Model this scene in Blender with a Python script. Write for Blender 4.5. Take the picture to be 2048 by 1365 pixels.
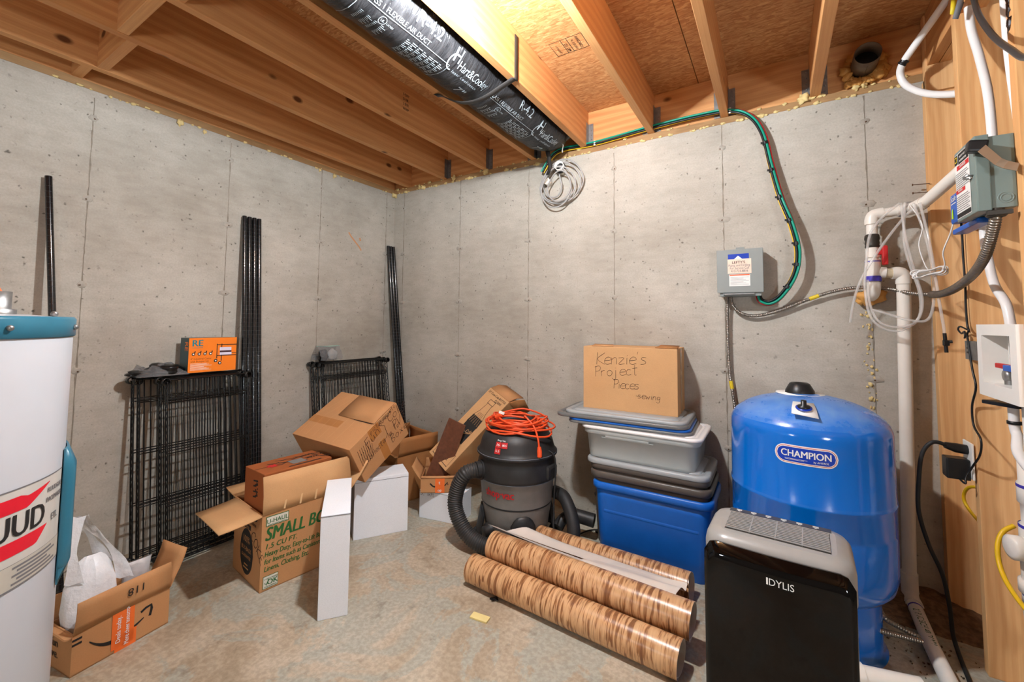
import bpy, bmesh, math, random
from mathutils import Vector, Matrix, Euler
random.seed(7)
for o in list(bpy.data.objects): bpy.data.objects.remove(o)
scene = bpy.context.scene
COL = scene.collection
PI = math.pi

# ------------------------------------------------------------------ camera
def make_camera():
    yaw, pitch, roll = math.radians(31.782), math.radians(3.301), math.radians(0.542)
    f = Vector((-math.cos(pitch)*math.sin(yaw), math.cos(pitch)*math.cos(yaw), math.sin(pitch)))
    r = Vector((math.cos(yaw), math.sin(yaw), 0)); u = r.cross(f)
    c, s = math.cos(roll), math.sin(roll)
    r2 = c*r+s*u; u2 = -s*r+c*u
    cam = bpy.data.cameras.new('camera'); cam.sensor_width = 36; cam.sensor_fit = 'HORIZONTAL'
    cam.lens = 849.03/2048*36; cam.shift_y = -83.46/2048; cam.clip_start = .05
    o = bpy.data.objects.new('camera', cam); COL.objects.link(o)
    m = Matrix((r2, u2, -f)).transposed().to_4x4(); m.translation = (2.785, -2.546, 1.17)
    o.matrix_world = m
    scene.camera = o
make_camera()

# ------------------------------------------------------------------ world, exposure
w = bpy.data.worlds.new('world'); scene.world = w; w.use_nodes = True
w.node_tree.nodes['Background'].inputs[0].default_value = (1, .97, .93, 1)
w.node_tree.nodes['Background'].inputs[1].default_value = .05
vs = scene.view_settings
scene.display_settings.display_device = 'sRGB'
vs.view_transform = 'Standard'; vs.look = 'None'; vs.gamma = 1; vs.use_curve_mapping = False
vs.exposure = 0.3
LAMP_W, FILL_R, FILL_L = 430.0, 900.0, 380.0        # watts of the bulb over the boxes and of two unseen fill lamps added behind the camera
LAMP_COL = (.88, .94, 1.0)

# ------------------------------------------------------------------ materials
MATS = {}
def lin(c):
    return tuple((v/12.92 if v <= .04045 else ((v+.055)/1.055)**2.4) for v in [x/255 for x in c])
def newmat(name):
    m = bpy.data.materials.new(name); m.use_nodes = True
    nt = m.node_tree; b = nt.nodes['Principled BSDF']
    MATS[name] = m
    return m, nt, b
def nd(nt, t, **kw):
    n = nt.nodes.new(t)
    for k, v in kw.items():
        if k in n.inputs: n.inputs[k].default_value = v
        else: setattr(n, k, v)
    return n
def ramp(nt, fac, stops):
    r = nt.nodes.new('ShaderNodeValToRGB'); nt.links.new(fac, r.inputs[0])
    e = r.color_ramp.elements
    while len(e) < len(stops): e.new(.5)
    for q, (p, c) in zip(e, stops):
        q.position = p; q.color = (*c, 1) if len(c) == 3 else c
    return r.outputs[0]
def mixc(nt, fac, a, b, mode='MIX'):
    n = nt.nodes.new('ShaderNodeMix'); n.data_type = 'RGBA'; n.blend_type = mode
    for i, v in ((0, fac), (6, a), (7, b)):
        if hasattr(v, 'links'): nt.links.new(v, n.inputs[i])
        elif i == 0: n.inputs[0].default_value = v
        else: n.inputs[i].default_value = (*v, 1)
    return n.outputs[2]
def bumpn(nt, b, h, strength=.3, dist=.01):
    n = nt.nodes.new('ShaderNodeBump'); n.inputs['Strength'].default_value = strength; n.inputs['Distance'].default_value = dist
    nt.links.new(h, n.inputs['Height']); nt.links.new(n.outputs[0], b.inputs['Normal'])
    return n
def coords(nt, scale=(1, 1, 1), rnd=True, kind='Object'):
    tc = nt.nodes.new('ShaderNodeTexCoord'); mp = nt.nodes.new('ShaderNodeMapping')
    nt.links.new(tc.outputs[kind], mp.inputs[0]); mp.inputs['Scale'].default_value = scale
    if rnd:
        oi = nt.nodes.new('ShaderNodeObjectInfo'); ml = nt.nodes.new('ShaderNodeMath'); ml.operation = 'MULTIPLY'
        ml.inputs[1].default_value = 37.0; nt.links.new(oi.outputs['Random'], ml.inputs[0])
        cx = nt.nodes.new('ShaderNodeCombineXYZ')
        for i in range(3): nt.links.new(ml.outputs[0], cx.inputs[i])
        nt.links.new(cx.outputs[0], mp.inputs['Location'])
    return mp.outputs[0]
def noise(nt, vec, scale, detail=4, rough=.55, dist=0):
    n = nt.nodes.new('ShaderNodeTexNoise'); n.inputs['Scale'].default_value = scale; n.inputs['Detail'].default_value = detail
    n.inputs['Roughness'].default_value = rough; n.inputs['Distortion'].default_value = dist
    nt.links.new(vec, n.inputs['Vector']); return n.outputs['Fac']
def mat(name, rgb, rough=.5, metal=0, var=.06, scale=18, bump=0, bscale=60, coat=0, spec=.5, alpha=1, trans=0, ior=1.45):
    """plain surface with a slight noise in colour and relief"""
    if name in MATS: return MATS[name]
    m, nt, b = newmat(name)
    v = coords(nt); n = noise(nt, v, scale)
    c = lin(rgb)
    lo = tuple(x*(1-var) for x in c); hi = tuple(min(1, x*(1+var)) for x in c)
    nt.links.new(ramp(nt, n, [(.3, lo), (.7, hi)]), b.inputs['Base Color'])
    b.inputs['Roughness'].default_value = rough; b.inputs['Metallic'].default_value = metal
    b.inputs['Specular IOR Level'].default_value = spec
    b.inputs['Coat Weight'].default_value = coat; b.inputs['Alpha'].default_value = alpha
    b.inputs['Transmission Weight'].default_value = trans; b.inputs['IOR'].default_value = ior
    if bump: bumpn(nt, b, noise(nt, v, bscale, 5), bump)
    return m
def concrete(name, light, dark, stain, scale=1.0, band=True):
    m, nt, b = newmat(name)
    v = coords(nt, rnd=False)
    big = noise(nt, v, 1.3*scale, 6, .62); mid = noise(nt, coords(nt, (1, 1, 3), False), 8*scale, 6, .65)
    fine = noise(nt, v, 120, 3, .6)
    c1 = ramp(nt, big, [(.32, lin(dark)), (.62, lin(light))])
    c2 = mixc(nt, .3, c1, ramp(nt, mid, [(.38, lin(stain)), (.6, lin(light))]))
    c3 = mixc(nt, ramp(nt, fine, [(.42, (.2,)*3), (.6, (0,)*3)]), c2, lin(dark))
    # small voids
    vo = nt.nodes.new('ShaderNodeTexVoronoi'); vo.inputs['Scale'].default_value = 26
    vm = nt.nodes.new('ShaderNodeVectorMath'); vm.operation = 'ADD'
    nz = nt.nodes.new('ShaderNodeTexNoise'); nz.inputs['Scale'].default_value = 40; nt.links.new(v, nz.inputs['Vector'])
    nt.links.new(v, vm.inputs[0]); sc = nt.nodes.new('ShaderNodeVectorMath'); sc.operation = 'SCALE'; sc.inputs[3].default_value = .025
    nt.links.new(nz.outputs['Color'], sc.inputs[0]); nt.links.new(sc.outputs[0], vm.inputs[1]); nt.links.new(vm.outputs[0], vo.inputs['Vector'])
    gate = noise(nt, v, 7, 3)
    pit = ramp(nt, vo.outputs['Distance'], [(.05, (1, 1, 1)), (.16, (0, 0, 0))])
    pm = nt.nodes.new('ShaderNodeMath'); pm.operation = 'MULTIPLY'; nt.links.new(pit, pm.inputs[0])
    nt.links.new(ramp(nt, gate, [(.45, (0, 0, 0)), (.53, (1, 1, 1))]), pm.inputs[1])
    c4 = mixc(nt, pm.outputs[0], c3, tuple(x*.45 for x in lin(dark)))
    # small patches scattered over the face
    pf = ramp(nt, noise(nt, v, 34, 4, .7), [(.62, (0, 0, 0)), (.69, (.5,)*3)])
    c5 = mixc(nt, pf, c4, tuple(x*.6 for x in lin(dark)))
    nt.links.new(c5, b.inputs['Base Color'])
    b.inputs['Roughness'].default_value = .86; b.inputs['Specular IOR Level'].default_value = .25
    h = nt.nodes.new('ShaderNodeMath'); h.operation = 'SUBTRACT'; nt.links.new(fine, h.inputs[0]); nt.links.new(pm.outputs[0], h.inputs[1])
    bumpn(nt, b, h.outputs[0], .22, .006)
    return m
def wood(name, base, dark, light, ring=22, knots=True, rough=.6):
    """grain runs along local X"""
    m, nt, b = newmat(name)
    v = coords(nt, (.35, 1, 1))
    n1 = noise(nt, v, 2.2, 3, .5)
    wv = nt.nodes.new('ShaderNodeTexWave'); wv.wave_type = 'BANDS'; wv.bands_direction = 'Z'
    wv.inputs['Scale'].default_value = ring; wv.inputs['Distortion'].default_value = 6; wv.inputs['Detail'].default_value = 2.5
    wv.inputs['Detail Scale'].default_value = .8; nt.links.new(v, wv.inputs['Vector'])
    fib = noise(nt, coords(nt, (.02, 1, 1)), 160, 4, .6)
    c = mixc(nt, ramp(nt, wv.outputs['Fac'], [(.15, (.0,)*3), (.85, (.45,)*3)]), lin(base), lin(dark))
    c = mixc(nt, ramp(nt, n1, [(.35, (0,)*3), (.7, (.7,)*3)]), c, lin(light))
    c = mixc(nt, ramp(nt, fib, [(.4, (.22,)*3), (.6, (0,)*3)]), c, lin(dark))
    if knots:
        vo = nt.nodes.new('ShaderNodeTexVoronoi'); vo.inputs['Scale'].default_value = 5.2
        vo.inputs['Randomness'].default_value = 1
        nt.links.new(coords(nt, (.6, 1, 1)), vo.inputs['Vector'])
        k = ramp(nt, vo.outputs['Distance'], [(.06, (1, 1, 1)), (.11, (0, 0, 0))])
        c = mixc(nt, k, c, tuple(x*.3 for x in lin(dark)))
    st = noise(nt, coords(nt, (.25, 1, 1)), 3.1, 5, .7)
    c = mixc(nt, ramp(nt, st, [(.62, (0,)*3), (.78, (.4,)*3)]), c, tuple(x*.45 for x in lin(dark)))
    nt.links.new(c, b.inputs['Base Color'])
    b.inputs['Roughness'].default_value = rough; b.inputs['Specular IOR Level'].default_value = .3
    bumpn(nt, b, fib, .12, .002)
    return m
def osb(name):
    m, nt, b = newmat(name)
    v = coords(nt, (1, 1, 1), False)
    flakes = []
    for i, (sc, rot) in enumerate((((34, 120, 80), .3), ((40, 150, 100), -.5), ((26, 95, 60), .05))):
        tc = nt.nodes.new('ShaderNodeTexCoord'); mp = nt.nodes.new('ShaderNodeMapping'); nt.links.new(tc.outputs['Object'], mp.inputs[0])
        mp.inputs['Rotation'].default_value = (0, 0, rot); mp.inputs['Scale'].default_value = sc
        vo = nt.nodes.new('ShaderNodeTexVoronoi'); vo.inputs['Scale'].default_value = 1; nt.links.new(mp.outputs[0], vo.inputs['Vector'])
        sep = nt.nodes.new('ShaderNodeSeparateColor'); nt.links.new(vo.outputs['Color'], sep.inputs[0]); flakes.append(sep.outputs[0])
    c = ramp(nt, flakes[0], [(0, lin((172, 114, 64))), (.4, lin((194, 138, 84))), (.8, lin((208, 156, 102))), (1, lin((222, 176, 120)))])
    c2 = ramp(nt, flakes[1], [(0, lin((178, 120, 70))), (.5, lin((198, 144, 90))), (1, lin((214, 166, 112)))])
    c = mixc(nt, ramp(nt, flakes[2], [(.35, (0,)*3), (.45, (1,)*3)]), c, c2)
    c = mixc(nt, ramp(nt, noise(nt, v, 3, 5), [(.5, (0,)*3), (.8, (.35,)*3)]), c, lin((120, 68, 34)))
    nt.links.new(c, b.inputs['Base Color']); b.inputs['Roughness'].default_value = .7
    ad = nt.nodes.new('ShaderNodeMath'); nt.links.new(flakes[0], ad.inputs[0]); nt.links.new(flakes[1], ad.inputs[1])
    bumpn(nt, b, ad.outputs[0], .25, .004)
    return m
def cardboard(name, rgb, var=.06):
    m, nt, b = newmat(name)
    v = coords(nt)
    n = noise(nt, v, 6, 5); f = noise(nt, coords(nt, (1, 1, 1)), 260, 2)
    c = lin(rgb)
    cc = ramp(nt, n, [(.3, tuple(x*(1-var) for x in c)), (.7, tuple(x*(1+var) for x in c))])
    cc = mixc(nt, ramp(nt, f, [(.35, (.12,)*3), (.6, (0,)*3)]), cc, tuple(x*.55 for x in c))
    nt.links.new(cc, b.inputs['Base Color']); b.inputs['Roughness'].default_value = .75; b.inputs['Specular IOR Level'].default_value = .25
    bumpn(nt, b, n, .15, .01)
    return m
concrete('concrete_wall', (195, 188, 176), (151, 143, 130), (167, 158, 145))
def floor_mat():
    m, nt, b = newmat('concrete_floor')
    v = coords(nt, rnd=False)
    n1 = noise(nt, v, 1.7, 8, .66, .6); n2 = noise(nt, v, 2.6, 7, .66, .8); n3 = noise(nt, v, 60, 4, .6)
    c = ramp(nt, n1, [(.3, lin((146, 129, 106))), (.48, lin((176, 160, 137))), (.62, lin((196, 184, 164))), (.8, lin((164, 149, 127)))])
    g = ramp(nt, n2, [(.5, (0,)*3), (.53, (.8,)*3), (.6, (.55,)*3), (.64, (0,)*3)])
    c = mixc(nt, g, c, lin((170, 172, 160)))
    d = ramp(nt, noise(nt, v, 9, 6, .7), [(.58, (0,)*3), (.75, (.7,)*3)])
    c = mixc(nt, d, c, lin((104, 84, 62)))
    c = mixc(nt, ramp(nt, n3, [(.42, (.25,)*3), (.6, (0,)*3)]), c, lin((96, 78, 58)))
    nt.links.new(c, b.inputs['Base Color'])
    nt.links.new(ramp(nt, n2, [(.4, (.62,)*3), (.6, (.4,)*3)]), b.inputs['Roughness'])
    b.inputs['Specular IOR Level'].default_value = .35
    bumpn(nt, b, n3, .12, .004)
floor_mat()
wood('joist_wood', (214, 154, 96), (176, 104, 52), (224, 170, 114), ring=7)
wood('stud_wood', (228, 176, 118), (204, 138, 80), (238, 192, 138), ring=12)
wood('sill_wood', (170, 132, 88), (128, 92, 56), (184, 148, 104), knots=False)
osb('osb')
cardboard('cardboard', (190, 138, 92)); cardboard('cardboard_dark', (166, 112, 66)); cardboard('cardboard_light', (203, 156, 108))
cardboard('cardboard_red', (158, 88, 46)); cardboard('white_card', (232, 234, 238), .02)

# ------------------------------------------------------------------ mesh helpers
class MB:
    """collects shapes in one mesh"""
    def __init__(self): self.v = []; self.f = []; self.smooth = []
    def add(self, vs, fs, sm=False):
        n = len(self.v); self.v += [tuple(p) for p in vs]
        for f in fs: self.f.append(tuple(i+n for i in f)); self.smooth.append(sm)
        return self
    def box(self, c, s, rot=None, bev=0):
        hx, hy, hz = s[0]/2, s[1]/2, s[2]/2
        if bev <= 0:
            vs = [(x, y, z) for z in (-hz, hz) for y in (-hy, hy) for x in (-hx, hx)]
            fs = [(0, 2, 3, 1), (4, 5, 7, 6), (0, 1, 5, 4), (2, 6, 7, 3), (0, 4, 6, 2), (1, 3, 7, 5)]
        else:
            bm = bmesh.new(); bmesh.ops.create_cube(bm, size=1)
            bmesh.ops.scale(bm, vec=s, verts=bm.verts)
            bmesh.ops.bevel(bm, geom=list(bm.edges), offset=min(bev, min(s)*.45), segments=2, affect='EDGES', profile=.6)
            bm.verts.index_update()
            vs = [tuple(v.co) for v in bm.verts]; fs = [tuple(v.index for v in f.verts) for f in bm.faces]; bm.free()
        M = (rot.to_matrix() if isinstance(rot, Euler) else rot) if rot is not None else None
        cc = Vector(c)
        return self.add([(M @ Vector(p) if M else Vector(p))+cc for p in vs], fs)
    def span(self, a, b, bev=0):
        return self.box([(x+y)/2 for x, y in zip(a, b)], [abs(y-x) for x, y in zip(a, b)], None, bev)
    def tube(self, path, r, n=10, caps=True, closed=False):
        P = [Vector(p) for p in path]; m = len(P)
        rs = r if isinstance(r, (list, tuple)) else [r]*m
        T = []
        for i in range(m):
            if closed: t = P[(i+1) % m]-P[i-1]
            else: t = P[min(i+1, m-1)]-P[max(i-1, 0)]
            T.append(t.normalized() if t.length > 1e-9 else Vector((0, 0, 1)))
        up = Vector((0, 0, 1)) if abs(T[0].z) < .9 else Vector((1, 0, 0))
        N = (up-T[0]*up.dot(T[0])).normalized(); vs = []
        for i in range(m):
            N = N-T[i]*N.dot(T[i]); N = N.normalized() if N.length > 1e-6 else T[i].orthogonal().normalized()
            Bn = T[i].cross(N)
            for k in range(n):
                a = 2*PI*k/n; vs.append(P[i]+(N*math.cos(a)+Bn*math.sin(a))*rs[i])
        fs = []
        for i in range(m if closed else m-1):
            j = (i+1) % m
            for k in range(n):
                l = (k+1) % n; fs.append((i*n+k, i*n+l, j*n+l, j*n+k))
        self.add(vs, fs, True)
        if caps and not closed:
            self.add(vs[:n], [tuple(range(n))[::-1]]); self.add(vs[-n:], [tuple(range(n))])
        return self
    def lathe(self, prof, c=(0, 0, 0), n=32, axis=None, sm=True, caps=True):
        """profile [(r,z)...] around z (or around axis)"""
        vs = []
        M = Vector(axis).normalized().to_track_quat('Z', 'Y').to_matrix() if axis is not None else Matrix.Identity(3)
        cc = Vector(c)
        for r, z in prof:
            for k in range(n):
                a = 2*PI*k/n; vs.append(M @ Vector((r*math.cos(a), r*math.sin(a), z))+cc)
        fs = []
        for i in range(len(prof)-1):
            for k in range(n):
                l = (k+1) % n; fs.append((i*n+k, i*n+l, (i+1)*n+l, (i+1)*n+k))
        self.add(vs, fs, sm)
        if caps:
            if prof[0][0] > 1e-4: self.add(vs[:n], [tuple(range(n))[::-1]])
            if prof[-1][0] > 1e-4: self.add(vs[-n:], [tuple(range(n))])
        return self
    def prism(self, poly, z0, z1, M=None):
        """polygon (x,y) extruded from z0 to z1, through matrix M"""
        n = len(poly); vs = [Vector((x, y, z)) for z in (z0, z1) for x, y in poly]
        if M is not None: vs = [M @ p for p in vs]
        fs = [tuple(range(n))[::-1], tuple(range(n, 2*n))]+[(i, (i+1) % n, n+(i+1) % n, n+i) for i in range(n)]
        return self.add(vs, fs)
    def sheet(self, grid, thick=0, sm=True):
        """grid[i][j] of points -> surface, with thickness"""
        a, b = len(grid), len(grid[0]); P = [[Vector(p) for p in r] for r in grid]
        vs = [p for r in P for p in r]; fs = [(i*b+j, i*b+j+1, (i+1)*b+j+1, (i+1)*b+j) for i in range(a-1) for j in range(b-1)]
        if not thick: return self.add(vs, fs, sm)
        nr = []
        for i in range(a):
            for j in range(b):
                du = P[min(i+1, a-1)][j]-P[max(i-1, 0)][j]; dv = P[i][min(j+1, b-1)]-P[i][max(j-1, 0)]
                q = du.cross(dv); nr.append(q.normalized() if q.length > 1e-12 else Vector((0, 0, 1)))
        k = len(vs); vs2 = [p-q*thick for p, q in zip(vs, nr)]
        fs2 = [tuple(x+k for x in f[::-1]) for f in fs]
        rim = [i*b for i in range(a)]+[(a-1)*b+j for j in range(1, b)]+[i*b+b-1 for i in range(a-2, -1, -1)]+[j for j in range(b-2, 0, -1)]
        side = [(rim[i], rim[(i+1) % len(rim)], rim[(i+1) % len(rim)]+k, rim[i]+k) for i in range(len(rim))]
        n = len(self.v); self.add(vs+vs2, fs+fs2, sm)
        return self.add(vs+vs2, side) if False else self._faces(n, side)
    def _faces(self, n, fs):
        for f in fs: self.f.append(tuple(i+n for i in f)); self.smooth.append(False)
        return self
    def blob(self, c, r, seed=0, n=8, amp=.35, flat=(1, 1, 1)):
        rn = random.Random(seed); ph = [rn.random()*6.3 for _ in range(6)]; vs = []; m = n*2
        for i in range(n+1):
            th = PI*i/n
            for k in range(m):
                a = 2*PI*k/m
                d = Vector((math.sin(th)*math.cos(a), math.sin(th)*math.sin(a), math.cos(th)))
                rr = r*(1+amp*(math.sin(3*d.x+ph[0])*math.sin(4*d.y+ph[1])+.6*math.sin(6*d.z+ph[2]+3*d.x)))
                vs.append(Vector((d.x*rr*flat[0], d.y*rr*flat[1], d.z*rr*flat[2]))+Vector(c))
        fs = [(i*m+k, (i+1)*m+k, (i+1)*m+(k+1) % m, i*m+(k+1) % m) for i in range(n) for k in range(m)]
        return self.add(vs, fs, True)
    def mesh(self, name, off=None):
        me = bpy.data.meshes.new(name)
        o = Vector(off) if off is not None else Vector((0, 0, 0))
        me.from_pydata([Vector(p)-o for p in self.v], [], self.f)
        me.polygons.foreach_set('use_smooth', self.smooth)
        me.validate(); me.update()
        bm = bmesh.new(); bm.from_mesh(me); bmesh.ops.recalc_face_normals(bm, faces=bm.faces); bm.to_mesh(me); bm.free()
        return me
def link(name, me, m=None, parent=None, loc=None, rot=None):
    o = bpy.data.objects.new(name, me); COL.objects.link(o)
    if m is not None:
        me.materials.clear(); me.materials.append(MATS[m] if isinstance(m, str) else m)
    if parent is not None: o.parent = parent
    if loc is not None: o.location = loc
    if rot is not None: o.rotation_euler = rot
    return o
def tag(o, label=None, cat=None, group=None, kind=None):
    for k, v in (('label', label), ('category', cat), ('group', group), ('kind', kind)):
        if v: o[k] = v
    return o
def thing(name, label, cat, loc=(0, 0, 0), rot=None, group=None):
    o = bpy.data.objects.new(name, None); COL.objects.link(o); o.location = loc; o.empty_display_size = .05
    if rot is not None: o.rotation_euler = rot
    return tag(o, label, cat, group)
def part(name, mb, m, parent):
    """mesh given in the parent's local frame"""
    return link(name, mb.mesh(name), m, parent)
def wpart(name, mb, m, parent):
    """mesh given in world coordinates under an unrotated root"""
    return link(name, mb.mesh(name, parent.location), m, parent)
def lone(name, mb, m, label, cat, loc=None, group=None):
    """a thing that is one mesh, given in world coordinates"""
    l = Vector(loc) if loc is not None else Vector(mb.v[0])
    o = link(name, mb.mesh(name, l), m, None, l)
    return tag(o, label, cat, group)
def smooth_path(pts, k=6, closed=False):
    P = [Vector(p) for p in pts]; n = len(P); out = []
    for i in range(n if closed else n-1):
        if closed: a, b, c, d = P[i-1], P[i], P[(i+1) % n], P[(i+2) % n]
        else: a, b, c, d = P[max(i-1, 0)], P[i], P[i+1], P[min(i+2, n-1)]
        for j in range(k):
            t = j/k
            out.append(.5*((2*b)+(c-a)*t+(2*a-5*b+4*c-d)*t*t+(3*b-a-3*c+d)*t**3))
    if not closed: out.append(P[-1])
    return out
def ribbed(path, r0, r1, pitch):
    """resampled path and radii for a corrugated hose"""
    P = [Vector(p) for p in path]; L = [0]
    for a, b in zip(P, P[1:]): L.append(L[-1]+(b-a).length)
    n = max(4, int(L[-1]/pitch*4)); out = []; rs = []; j = 0
    for i in range(n+1):
        s = L[-1]*i/n
        while j < len(P)-2 and L[j+1] < s: j += 1
        t = (s-L[j])/max(1e-9, L[j+1]-L[j]); out.append(P[j].lerp(P[j+1], min(1, t)))
        rs.append((r0, (r0+r1)/2, r1, (r0+r1)/2)[i % 4])
    return out, rs
# flat print: text and shapes in (u,v), carried onto a surface by a function
def plane(o, U, V, lift=.0008):
    o, U, V = Vector(o), Vector(U).normalized(), Vector(V).normalized(); N = U.cross(V)*lift
    return lambda u, v: o+U*u+V*v+N
def cyl(cx, cy, R, a0, z0, lift=.001):
    """u along the circumference (to the right when seen from outside), v up"""
    return lambda u, v: Vector((cx+(R+lift)*math.cos(a0+u/R), cy+(R+lift)*math.sin(a0+u/R), z0+v))
_tc = {}
def text_geo(s, bold=0, shear=0, space=1):
    key = (s, bold, shear, space)
    if key not in _tc:
        c = bpy.data.curves.new('t', 'FONT'); c.body = s; c.size = 1; c.offset = bold; c.shear = shear; c.space_character = space
        c.resolution_u = 3; c.fill_mode = 'FRONT'
        o = bpy.data.objects.new('t', c); me = o.to_mesh()
        _tc[key] = ([(v.co.x, v.co.y) for v in me.vertices], [tuple(p.vertices) for p in me.polygons])
        o.to_mesh_clear(); bpy.data.objects.remove(o); bpy.data.curves.remove(c)
    return _tc[key]
def ptext(mb, s, size, f, u=0, v=0, bold=0, shear=0, wide=1, align='l', space=1, rot=0):
    vs, fs = text_geo(s, 0, shear, space)
    if not vs: return
    if bold > .003:                       # heavier strokes: the line printed again a hair to either side
        d = bold*size*.9
        def lifted(h):
            def g(a, b):
                p = f(a, b); n = (f(a+1e-4, b)-p).cross(f(a, b+1e-4)-p)
                return p+n.normalized()*h if n.length > 0 else p
            return g
        for q, h in ((-d, .00022), (d, .00044)): ptext(mb, s, size, lifted(h), u+q*math.cos(rot), v+q*math.sin(rot), 0, shear, wide, align, space, rot)
    x0 = min(p[0] for p in vs); x1 = max(p[0] for p in vs)
    ox = {'l': 0, 'c': -(x0+x1)/2, 'r': -x1}[align]
    c, sn = math.cos(rot), math.sin(rot); out = []
    for a, b in vs:
        x, y = (a+ox)*size*wide, b*size
        out.append(f(u+x*c-y*sn, v+x*sn+y*c))
    mb.add(out, fs)
def pstrip(mb, us, lo, hi, f):
    """area between v=lo(u) and v=hi(u)"""
    vs = [f(u, g(u)) for u in us for g in (lo, hi)]
    mb.add(vs, [(2*i, 2*i+2, 2*i+3, 2*i+1) for i in range(len(us)-1)])
def prect(mb, u0, v0, u1, v1, f, n=1):
    us = [u0+(u1-u0)*i/n for i in range(n+1)]; pstrip(mb, us, lambda u: v0, lambda u: v1, f)
def ppoly(mb, pts, f): mb.add([f(*p) for p in pts], [tuple(range(len(pts)))])
def pline(mb, pts, w, f):
    """ribbon of width w along a polyline"""
    P = [Vector((a, b)) for a, b in pts]; vs = []
    for i in range(len(P)):
        t = P[min(i+1, len(P)-1)]-P[max(i-1, 0)]
        if t.length < 1e-9: t = Vector((1, 0))
        q = Vector((-t.y, t.x)).normalized()*w/2
        vs += [f(*(P[i]+q)), f(*(P[i]-q))]
    mb.add(vs, [(2*i, 2*i+1, 2*i+3, 2*i+2) for i in range(len(P)-1)])
# pen strokes for handwriting (x,y in a unit box)
PEN = {
 'K': [[(.1, 1), (.12, 0)], [(.75, .95), (.14, .45), (.8, 0)]], 'e': [[(.1, .3), (.6, .35), (.55, .55), (.3, .58), (.1, .35), (.15, .08), (.4, 0), (.65, .1)]],
 'n': [[(.1, .55), (.12, 0)], [(.12, .4), (.35, .57), (.5, .45), (.55, 0)]], 'z': [[(.1, .52), (.55, .52), (.12, .02), (.62, .05)]],
 'i': [[(.2, .52), (.22, 0)], [(.2, .7), (.22, .74)]], "'": [[(.15, 1), (.1, .8)]], 's': [[(.5, .52), (.2, .55), (.15, .38), (.45, .25), (.45, .05), (.1, 0)]],
 'P': [[(.15, 1), (.17, 0)], [(.05, .92), (.5, 1), (.65, .75), (.45, .52), (.15, .5)]], 'r': [[(.1, .55), (.12, 0)], [(.12, .38), (.3, .55), (.45, .52)]],
 'o': [[(.3, .55), (.1, .4), (.12, .1), (.35, 0), (.55, .15), (.55, .42), (.3, .55)]], 'j': [[(.3, .52), (.3, -.25), (.1, -.35), (-.05, -.2)], [(.3, .7), (.32, .74)]],
 'c': [[(.5, .48), (.28, .56), (.1, .35), (.15, .08), (.35, 0), (.55, .08)]], 't': [[(.25, .95), (.27, .05), (.45, 0)], [(.05, .62), (.5, .66)]],
 'w': [[(.08, .52), (.2, 0), (.35, .4), (.5, 0), (.65, .52)]], 'g': [[(.5, .5), (.25, .55), (.1, .3), (.25, .08), (.5, .25), (.52, .52), (.5, -.25), (.3, -.4), (.1, -.28)]],
 '-': [[(.1, .3), (.5, .3)]], 'C': [[(.7, .85), (.45, 1), (.12, .7), (.12, .25), (.4, 0), (.72, .12)]], 'k': [[(.12, 1), (.14, 0)], [(.5, .55), (.16, .28), (.55, 0)]],
 'V': [[(.05, 1), (.35, 0), (.7, 1)]], 'T': [[(.05, .98), (.75, .98)], [(.4, .98), (.38, 0)]], 'B': [[(.12, 1), (.14, 0), (.5, .05), (.6, .28), (.15, .52), (.52, .7), (.45, .98), (.12, 1)]],
 'x': [[(.1, .52), (.55, 0)], [(.55, .52), (.1, 0)]], 'F': [[(.15, 1), (.15, 0)], [(.15, .98), (.65, 1)], [(.15, .52), (.5, .55)]], 'u': [[(.1, .52), (.15, .08), (.35, 0), (.52, .15), (.52, .52), (.56, 0)]],
 'D': [[(.12, 1), (.12, 0), (.55, .15), (.65, .55), (.45, .92), (.12, 1)]], 'R': [[(.12, 0), (.12, 1), (.55, .9), (.5, .58), (.12, .5), (.65, 0)]], 'L': [[(.15, 1), (.15, 0), (.6, .03)]],
 'O': [[(.4, 1), (.1, .7), (.12, .2), (.4, 0), (.7, .25), (.68, .75), (.4, 1)]], 'E': [[(.65, 1), (.2, .95), (.15, .55), (.5, .52), (.15, .5), (.12, .05), (.65, 0)]],
 'a': [[(.5, .5), (.25, .55), (.1, .28), (.25, 0), (.5, .2), (.52, .52), (.58, 0)]], 'l': [[(.2, 1), (.22, 0)]], 'd': [[(.5, .3), (.25, .52), (.1, .25), (.28, 0), (.5, .15), (.52, 1), (.55, 0)]],
 'f': [[(.5, .95), (.3, 1), (.25, 0)], [(.1, .5), (.45, .52)]], 'm': [[(.08, .52), (.1, 0)], [(.1, .4), (.25, .55), (.35, .4), (.36, 0)], [(.36, .4), (.52, .55), (.62, .4), (.64, 0)]],
 'h': [[(.12, 1), (.14, 0)], [(.14, .4), (.35, .55), (.5, .4), (.52, 0)]], 'p': [[(.1, .52), (.14, -.4)], [(.12, .4), (.35, .55), (.52, .3), (.35, .02), (.13, .1)]],
 '1': [[(.1, .8), (.3, 1), (.3, 0)]], '8': [[(.35, .52), (.12, .75), (.35, 1), (.58, .75), (.35, .52), (.1, .25), (.35, 0), (.6, .25), (.35, .52)]], '/': [[(.5, 1), (.1, 0)]], 'S': [[(.6, .9), (.3, 1), (.12, .75), (.55, .35), (.45, .05), (.1, .05)]],
}
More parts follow.
